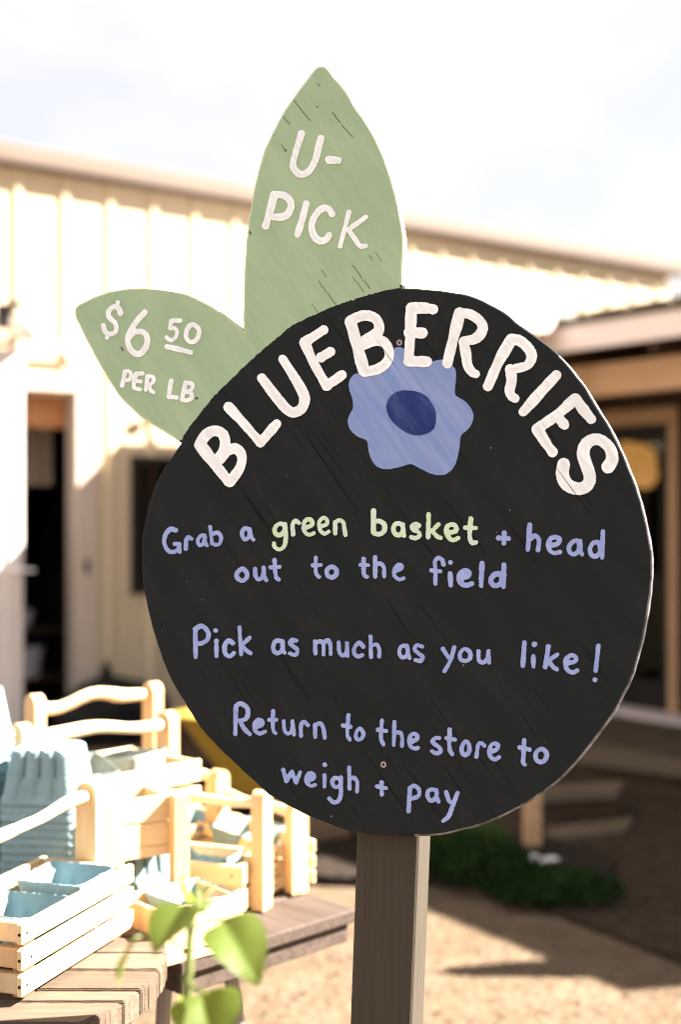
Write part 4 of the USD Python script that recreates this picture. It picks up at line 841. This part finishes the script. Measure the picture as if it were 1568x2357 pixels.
for lab, T, st_ in (
    ('first white B', P3, [S([(125, 1240), (240, 1390), (360, 1540)], 92), S([(125, 1225), (180, 1150), (250, 1122), (310, 1150), (330, 1210), (310, 1290), (270, 1345)], 84), S([(290, 1350), (350, 1285), (420, 1270), (468, 1330), (450, 1430), (370, 1545)], 84)]),
    ('white L', P3, [S([(360, 930), (480, 1060), (620, 1220)], 78), S([(620, 1220), (755, 1065)], 78)]),
    ('white U', P3, [S([(632, 690), (730, 820), (830, 940), (890, 973), (955, 945), (985, 870), (960, 790), (890, 670), (803, 535)], 82)]),
    ('white E beside the U', P3, [S([(985, 400), (1060, 570), (1165, 755)], 80), S([(985, 395), (1065, 345), (1140, 295)], 78), S([(1120, 520), (1195, 475)], 78), S([(1165, 755), (1290, 665)], 80)]),
    ('second white B', P4, [S([(100, 345), (160, 570), (225, 810)], 112), S([(100, 335), (180, 295), (260, 285), (340, 315), (375, 390), (345, 460), (200, 545)], 102), S([(215, 565), (340, 520), (430, 550), (472, 650), (440, 740), (350, 800), (235, 825)], 100)]),
    ('white E at the crown of the arch', P4, [S([(680, 215), (672, 450), (655, 720)], 100), S([(685, 213), (800, 212), (890, 225)], 106), S([(665, 450), (785, 452)], 106), S([(655, 722), (830, 727)], 104)]),
    ('first white R', P4, [S([(1145, 262), (1085, 500), (1025, 745)], 105), S([(1145, 258), (1250, 275), (1345, 345), (1365, 420), (1300, 505), (1180, 530)], 96), S([(1180, 540), (1205, 650), (1220, 760), (1270, 835), (1300, 845)], 94)]),
    ('second white R', P5, [S([(505, 225), (410, 390), (318, 600)], 90), S([(508, 215), (580, 228), (650, 290), (678, 360), (640, 430), (550, 455)], 84), S([(500, 460), (512, 550), (495, 645), (520, 695), (540, 700)], 82)]),
    ('white I', P5, [S([(880, 510), (750, 650), (608, 810)], 86)]),
    ('white E near the right rim', P5, [S([(1035, 705), (880, 840), (722, 950)], 88), S([(1040, 705), (1100, 790), (1165, 870)], 86), S([(905, 870), (948, 920)], 82), S([(725, 955), (790, 1060), (848, 1140)], 88)]),
    ('white S', P5, [S([(1305, 1262), (1340, 1200), (1320, 1110), (1250, 1045), (1180, 1038), (1120, 1080), (1100, 1160), (1130, 1260), (1155, 1340), (1135, 1415), (1060, 1443), (970, 1410), (930, 1330), (940, 1240)], 102)])):
    paint(sign, 'painted_letter', st_, T, W_, lab + ' of the arched word', .0013, core=.0042)
for lab, T, st_ in (
    ('white letter U with a dash on the upright leaf', P1, [S([(560, 662), (530, 760), (495, 880), (492, 940), (530, 990), (575, 1000), (630, 965), (680, 870), (700, 780), (722, 702)], 56), S([(790, 880), (865, 885)], 62)]),
    ('white word PICK on the upright leaf', P1, [S([(333, 1172), (300, 1300), (262, 1430)], 64), S([(335, 1170), (400, 1170), (455, 1205), (475, 1260), (450, 1325), (400, 1355), (330, 1355)], 60), S([(600, 1245), (565, 1380), (527, 1500)], 56), S([(815, 1330), (790, 1290), (745, 1280), (700, 1310), (655, 1380), (645, 1450), (670, 1520), (715, 1555), (765, 1540), (790, 1505)], 56), S([(955, 1315), (920, 1450), (880, 1598)], 38), S([(1095, 1355), (1020, 1410), (950, 1460)], 38), S([(950, 1460), (1000, 1530), (1050, 1595), (1095, 1595)], 40)]),
    ('white dollar sign', P2, [S([(432, 270), (420, 235), (385, 215), (345, 240), (332, 280), (350, 315), (385, 345), (400, 390), (385, 430), (340, 440), (305, 420), (292, 370)], 40), S([(412, 180), (402, 215)], 34), S([(335, 445), (322, 470)], 34)]),
    ('white figure 6', P2, [S([(632, 262), (570, 330), (510, 420), (492, 490), (510, 560), (560, 605), (610, 590), (650, 520), (645, 450), (600, 420), (545, 430), (500, 470)], 46)]),
    ('small underlined white figure 50', P2, [S([(925, 330), (850, 330), (840, 395)], 36, sharp=True), S([(840, 395), (880, 395), (898, 430), (880, 475), (845, 490), (812, 468)], 34), S([(1035, 365), (1075, 400), (1075, 450), (1050, 495), (1010, 508), (975, 475), (975, 420), (1000, 375)], 38, True), S([(815, 545), (910, 565), (1012, 592)], 42)]),
    ('white word PER', P2, [S([(468, 760), (445, 865)], 36), S([(468, 750), (500, 745), (522, 775), (505, 815), (465, 822)], 32), S([(612, 765), (560, 765), (545, 830), (540, 885), (595, 895)], 34, sharp=True), S([(550, 825), (600, 830)], 32), S([(655, 785), (640, 900)], 32), S([(655, 785), (700, 795), (705, 825), (685, 850), (650, 850)], 30), S([(665, 855), (680, 900), (705, 920)], 32)]),
    ('white word LB', P2, [S([(850, 825), (838, 890), (830, 955)], 36), S([(830, 955), (895, 962)], 36), S([(968, 840), (938, 975)], 36), S([(968, 838), (1020, 850), (1025, 880), (1000, 910), (955, 910)], 32), S([(955, 912), (1010, 925), (1018, 960), (985, 985), (938, 980)], 34)])):
    paint(sign, 'painted_word', st_, T, W_, lab, .0009, core=.0030)
B_, G_ = 'paint_lilac', 'paint_lime'
for lab, T, m_, st_ in (
    ('lilac word Grab', Q1, B_, [S([(192, 192), (150, 183), (108, 230), (98, 300), (130, 360), (175, 370), (215, 345), (222, 310)], 36), S([(185, 305), (222, 306)], 34), S([(222, 310), (225, 372)], 32), S([(275, 345), (278, 275), (295, 245), (320, 262)], 34), S([(428, 238), (398, 237), (373, 275), (387, 315), (415, 305), (430, 270)], 32, True), S([(430, 240), (438, 300), (450, 318)], 30), S([(475, 165), (490, 300)], 30), S([(490, 225), (535, 212), (565, 245), (555, 300), (520, 312), (495, 300)], 32)]),
    ('lilac letter a after Grab', Q1, B_, [S([(785, 182), (755, 180), (737, 220), (755, 265), (785, 258), (800, 220)], 34, True), S([(800, 180), (815, 250), (832, 270)], 32)]),
    ('pale lime word green', Q1, G_, [S([(1083, 150), (1040, 140), (1005, 180), (1015, 222), (1050, 232), (1085, 195)], 36, True), S([(1090, 140), (1098, 240), (1085, 320), (1045, 350), (1005, 330), (1000, 300)], 34), S([(1158, 225), (1153, 150), (1175, 115), (1205, 132)], 36), S([(1250, 175), (1310, 150), (1310, 115), (1275, 102), (1243, 140), (1250, 200), (1290, 230), (1328, 215)], 34), S([(1378, 165), (1435, 140), (1432, 102), (1402, 90), (1370, 130), (1378, 190), (1415, 220), (1450, 203)], 32)]),
    ('last letter n of the pale lime word green', Q2, G_, [S([(30, 305), (28, 195)], 42), S([(28, 205), (65, 178), (108, 205), (118, 270), (128, 322)], 40)]),
    ('pale lime word basket', Q2, G_, [S([(397, 92), (395, 290)], 50), S([(395, 200), (450, 187), (500, 222), (500, 280), (455, 315), (400, 305)], 46), S([(660, 218), (610, 215), (586, 265), (610, 315), (658, 318), (680, 265)], 44, True), S([(675, 222), (690, 328)], 42), S([(833, 232), (800, 217), (765, 240), (782, 275), (830, 295), (838, 330), (800, 353), (758, 343)], 42), S([(925, 125), (920, 342)], 44), S([(1018, 222), (950, 290)], 40), S([(958, 278), (1000, 330), (1040, 350)], 42), S([(1108, 300), (1185, 285), (1185, 238), (1150, 222), (1105, 240), (1097, 300), (1130, 360), (1170, 370), (1210, 350)], 44), S([(1330, 168), (1318, 330), (1340, 395), (1378, 392)], 46), S([(1275, 252), (1378, 255)], 44)]),
    ('lilac plus sign after basket', Q3, B_, [S([(215, 228), (212, 342)], 52), S([(152, 283), (260, 290)], 52)]),
    ('lilac word head', Q3, B_, [S([(498, 140), (485, 300), (476, 412)], 54), S([(495, 300), (555, 258), (600, 310), (590, 415)], 52), S([(705, 372), (800, 350), (830, 300), (785, 275), (730, 290), (700, 350), (715, 420), (770, 450), (832, 440)], 50), S([(1030, 318), (970, 330), (930, 395), (950, 450), (1000, 462), (1050, 400)], 52, True), S([(1055, 320), (1058, 420), (1078, 465)], 50), S([(1260, 338), (1200, 340), (1165, 400), (1180, 470), (1230, 485), (1280, 430)], 52, True), S([(1308, 212), (1300, 400), (1300, 500)], 50)]),
    ('lilac word out', Q1, B_, [S([(740, 508), (775, 540), (775, 580), (740, 607), (700, 585), (695, 545)], 38, True), S([(845, 510), (850, 570), (875, 597), (905, 575), (918, 505)], 34), S([(915, 500), (922, 580), (938, 602)], 34), S([(1005, 437), (1010, 530), (1020, 580), (1038, 596)], 34), S([(972, 497), (1048, 492)], 32)]),
    ('lilac word to in the second line', Q1, B_, [S([(1343, 417), (1343, 530), (1355, 560), (1372, 575)], 32), S([(1320, 480), (1385, 477)], 34), S([(1475, 492), (1510, 512), (1512, 555), (1475, 580), (1438, 560), (1438, 515)], 38, True)]),
    ('lilac word the in the second line', Q2, B_, [S([(302, 550), (302, 680), (315, 717), (336, 722)], 42), S([(272, 608), (345, 611)], 38), S([(412, 532), (413, 722)], 42), S([(420, 608), (460, 595), (495, 630), (500, 718)], 40), S([(598, 668), (660, 642), (663, 615), (630, 610), (598, 650), (598, 710), (640, 747), (685, 737)], 40)]),
    ('lilac word fiel of field', Q2, B_, [S([(1068, 605), (1055, 560), (1015, 541), (985, 580), (990, 660), (990, 788)], 40), S([(952, 660), (1038, 670)], 42), S([(1132, 693), (1137, 802)], 48), dot((1135, 585), 23), S([(1215, 733), (1295, 722), (1315, 682), (1270, 660), (1220, 700), (1225, 770), (1280, 805), (1340, 787)], 48), S([(1437, 592), (1428, 808)], 48)]),
    ('last letter d of field', Q3, B_, [S([(170, 685), (110, 688), (65, 745), (90, 803), (150, 806), (190, 750)], 58, True), S([(212, 582), (206, 822)], 54)]),
    ('lilac word Pick', Q4, B_, [S([(78, 110), (80, 312)], 34), S([(78, 100), (125, 75), (175, 120), (170, 175), (130, 205), (82, 210)], 36), S([(238, 187), (238, 303)], 32), dot((232, 110), 17), S([(362, 205), (330, 185), (300, 225), (305, 285), (340, 305), (370, 280)], 34), S([(413, 86), (425, 288)], 30), S([(488, 165), (425, 225)], 30), S([(430, 225), (470, 265), (497, 282)], 32)]),
    ('lilac word as before much', Q4, B_, [S([(722, 188), (680, 195), (668, 245), (690, 280), (725, 270), (740, 220)], 32, True), S([(738, 190), (742, 260), (755, 278)], 32), S([(843, 187), (810, 180), (793, 205), (820, 230), (850, 255), (840, 295), (792, 282)], 30)]),
    ('lilac word much', Q4, B_, [S([(985, 192), (988, 284)], 32), S([(988, 205), (1025, 190), (1048, 215), (1048, 293)], 30), S([(1050, 205), (1080, 180), (1100, 215), (1103, 288)], 30), S([(1163, 200), (1168, 270), (1195, 300), (1225, 270), (1227, 208)], 30), S([(1227, 205), (1230, 302)], 28), S([(1350, 232), (1320, 203), (1285, 235), (1280, 280), (1310, 306), (1342, 295)], 32), S([(1405, 156), (1408, 310)], 30), S([(1410, 225), (1450, 215), (1470, 250), (1470, 308)], 30)]),
    ('lilac word as before you', Q5, B_, [S([(95, 128), (60, 132), (47, 170), (65, 203), (95, 195), (105, 160)], 27, True), S([(100, 125), (108, 185), (118, 210)], 26), S([(200, 131), (165, 122), (150, 150), (180, 180), (205, 200), (190, 228), (156, 220)], 27)]),
    ('lilac word you', Q5, B_, [S([(340, 147), (375, 203)], 28), S([(415, 138), (390, 225), (350, 296)], 28), S([(490, 147), (522, 172), (520, 210), (490, 228), (457, 213), (457, 170)], 28, True), S([(578, 162), (580, 220), (605, 238), (635, 215), (645, 163)], 28), S([(645, 162), (649, 238)], 26)]),
    ('lilac word like with exclamation mark', Q5, B_, [S([(885, 106), (875, 260)], 32), S([(945, 196), (945, 264)], 30), dot((952, 117), 19), S([(1045, 131), (1025, 268)], 32), S([(1105, 185), (1045, 225)], 28), S([(1045, 222), (1075, 265), (1103, 283)], 30), S([(1166, 246), (1228, 227), (1225, 197), (1195, 190), (1160, 225), (1170, 285), (1210, 304), (1237, 291)], 29), S([(1380, 127), (1362, 292)], 30), dot((1357, 353), 16)]),
    ('lilac word Return', Q6, B_, [S([(60, 120), (55, 342)], 36), S([(60, 110), (100, 92), (155, 130), (155, 195), (125, 225), (80, 230)], 38), S([(95, 235), (130, 300), (175, 343)], 36), S([(215, 288), (272, 267), (275, 237), (245, 225), (215, 255), (215, 310), (255, 338), (300, 322)], 34), S([(365, 153), (365, 300), (387, 336)], 32), S([(335, 225), (392, 225)], 32), S([(453, 237), (460, 310), (490, 340), (520, 310), (525, 238)], 30), S([(525, 237), (538, 346)], 32), S([(595, 357), (595, 270), (620, 240), (653, 270)], 32), S([(710, 265), (712, 367)], 34), S([(715, 270), (750, 252), (778, 290), (790, 372)], 34)]),
    ('lilac word to after Return', Q6, B_, [S([(985, 187), (975, 340), (997, 388)], 32), S([(940, 272), (1003, 282)], 36), S([(1078, 297), (1106, 330), (1100, 370), (1070, 388), (1048, 370), (1050, 325)], 32, True)]),
    ('lilac word the before store', Q7, B_, [S([(95, 97), (88, 240), (108, 292)], 32), S([(64, 172), (130, 182)], 34), S([(198, 107), (193, 298)], 32), S([(200, 200), (245, 195), (262, 240), (260, 307)], 32), S([(325, 278), (383, 247), (385, 217), (350, 205), (320, 240), (325, 300), (360, 325), (390, 321)], 34)]),
    ('lilac word store', Q7, B_, [S([(568, 240), (535, 240), (510, 265), (530, 290), (570, 320), (575, 355), (540, 365), (507, 347)], 34), S([(652, 172), (650, 320), (673, 373)], 36), S([(625, 240), (697, 254)], 34), S([(785, 267), (813, 300), (810, 355), (780, 380), (752, 355), (757, 300)], 36, True), S([(872, 393), (885, 300), (910, 280), (938, 303)], 32), S([(985, 358), (1038, 332), (1050, 297), (1015, 285), (980, 320), (980, 380), (1020, 415), (1060, 397)], 34)]),
    ('lilac word to at the end of the line', Q7, B_, [S([(1265, 257), (1258, 400), (1255, 440), (1272, 458)], 36), S([(1228, 317), (1308, 335)], 36), S([(1405, 329), (1446, 360), (1443, 410), (1405, 438), (1363, 415), (1363, 360)], 38, True)]),
    ('lilac word weigh', Q8, B_, [S([(88, 138), (112, 232), (157, 152), (190, 245), (224, 158)], 32, sharp=True), S([(275, 228), (328, 207), (330, 177), (300, 165), (275, 195), (275, 240), (310, 267), (342, 259)], 32), S([(418, 183), (418, 273)], 32), dot((420, 98), 19), S([(530, 208), (495, 205), (480, 240), (500, 275), (535, 270), (550, 230)], 33, True), S([(548, 200), (548, 330), (530, 385), (490, 398), (456, 367)], 34), S([(615, 122), (618, 288)], 32), S([(620, 205), (660, 205), (680, 240), (678, 312)], 32)]),
    ('lilac plus sign before pay', Q8, B_, [S([(874, 240), (876, 335)], 32), S([(836, 271), (912, 285)], 32)]),
    ('lilac word pay', Q8, B_, [S([(1100, 290), (1090, 468)], 36), S([(1100, 285), (1135, 265), (1175, 300), (1165, 350), (1110, 370)], 34), S([(1298, 298), (1255, 300), (1240, 340), (1265, 385), (1300, 370), (1315, 330)], 33, True), S([(1312, 300), (1318, 370), (1330, 393)], 32), S([(1390, 317), (1410, 380), (1440, 405)], 34), S([(1482, 322), (1440, 430), (1410, 510), (1367, 545)], 36)])):
    paint(sign, 'painted_word', st_, T, m_, lab, .0010, rough=.4)
# screws, knots and chips in the board
for T, c0_, r0 in ((P4, (567, 545), 29), (Q8, (890, 96), 25)):
    q = loc2(T(np.array([c0_])), YB)[0]; rr = r0 / (2.6133 if T is P4 else 2.1778) * .6272 / F * 1.8
    ringp = Point(*q).buffer(rr, 16).difference(Point(*q).buffer(rr * .42, 6)); sc_ = part(sign, 'screw', up(ringp, YB - .0016, .0014), 'screw_steel', smooth=20)
    part(sc_, 'socket', up(Point(*q).buffer(rr * .42, 6), YB - .0006, .0004), 'black_hole', smooth=False)
ch = []
for T, c0_, a, b, an in ((P2, (440, 555), 10, 6, .8), (P2, (450, 572), 8, 6, 0), (P2, (1058, 967), 10, 10, 0), (P2, (1442, 405), 14, 6, .9), (P1, (405, 500), 14, 7, -.5), (P1, (428, 802), 8, 8, 0), (P1, (318, 665), 20, 8, .7), (P1, (125, 1475), 30, 7, .95), (P1, (690, 440), 6, 6, 0), (P1, (376, 548), 9, 6, -.6)):
    e = shapely.affinity.scale(Point(0, 0).buffer(1, 6), a, b); e = shapely.affinity.rotate(e, math.degrees(an), origin=(0, 0)); e = shapely.affinity.translate(e, *c0_)
    ch.append(up(Polygon(loc2(T(np.array(e.exterior.coords)[:-1]), YB)).intersection(front.buffer(-.0005)), YB - .0004, .0003))
for (T, p0, p1, w0) in ((P1, (480, 368), (632, 555), 5), (P1, (395, 505), (460, 580), 4), (P1, (390, 750), (428, 800), 4), (P1, (820, 485), (880, 570), 5), (P1, (895, 590), (985, 690), 4), (P1, (990, 1755), (1062, 1865), 4), (P1, (1075, 1875), (1130, 1950), 4),
                        (P1, (990, 1855), (1080, 1975), 3), (P1, (1170, 1640), (1225, 1720), 3), (P1, (1122, 1668), (1150, 1710), 3), (P1, (700, 1885), (775, 1990), 3), (P1, (785, 1995), (850, 2090), 4), (P1, (645, 2075), (690, 2140), 3), (P1, (725, 1790), (765, 1850), 3), (P1, (690, 240), (712, 268), 3), (P1, (1000, 400), (1010, 412), 3)):
    n_ = 7; tt = np.linspace(0, 1, n_)[:, None]; pth = np.array(p0) + (np.array(p1) - p0) * tt + jr.normal(0, 1.6, (n_, 2)); ch.append(up(Polygon(loc2(T(np.array(LineString(pth).buffer(w0 / 2, 2).exterior.coords)[:-1]), YB)).buffer(0).intersection(front.buffer(-.0005)), YB - .0004, .0003))
sp_ = []
for k in range(24):
    p_ = np.array([jr.uniform(340, 1490), jr.uniform(700, 1900)]); q = loc2(p_[None], YB)[0]
    if dkl.buffer(-.01).contains(Point(*q)): sp_.append(up(shapely.affinity.scale(Point(*q).buffer(jr.uniform(.0002, .0005), 3), 1, jr.uniform(.6, 2.2)), YB - .0002, .0001))
part(sign, 'paint_specks', cat_(sp_), 'paint_thin', smooth=False, kind='stuff')
part(sign, 'chips_and_checks', cat_(ch), 'check_dark', smooth=False, kind='stuff')
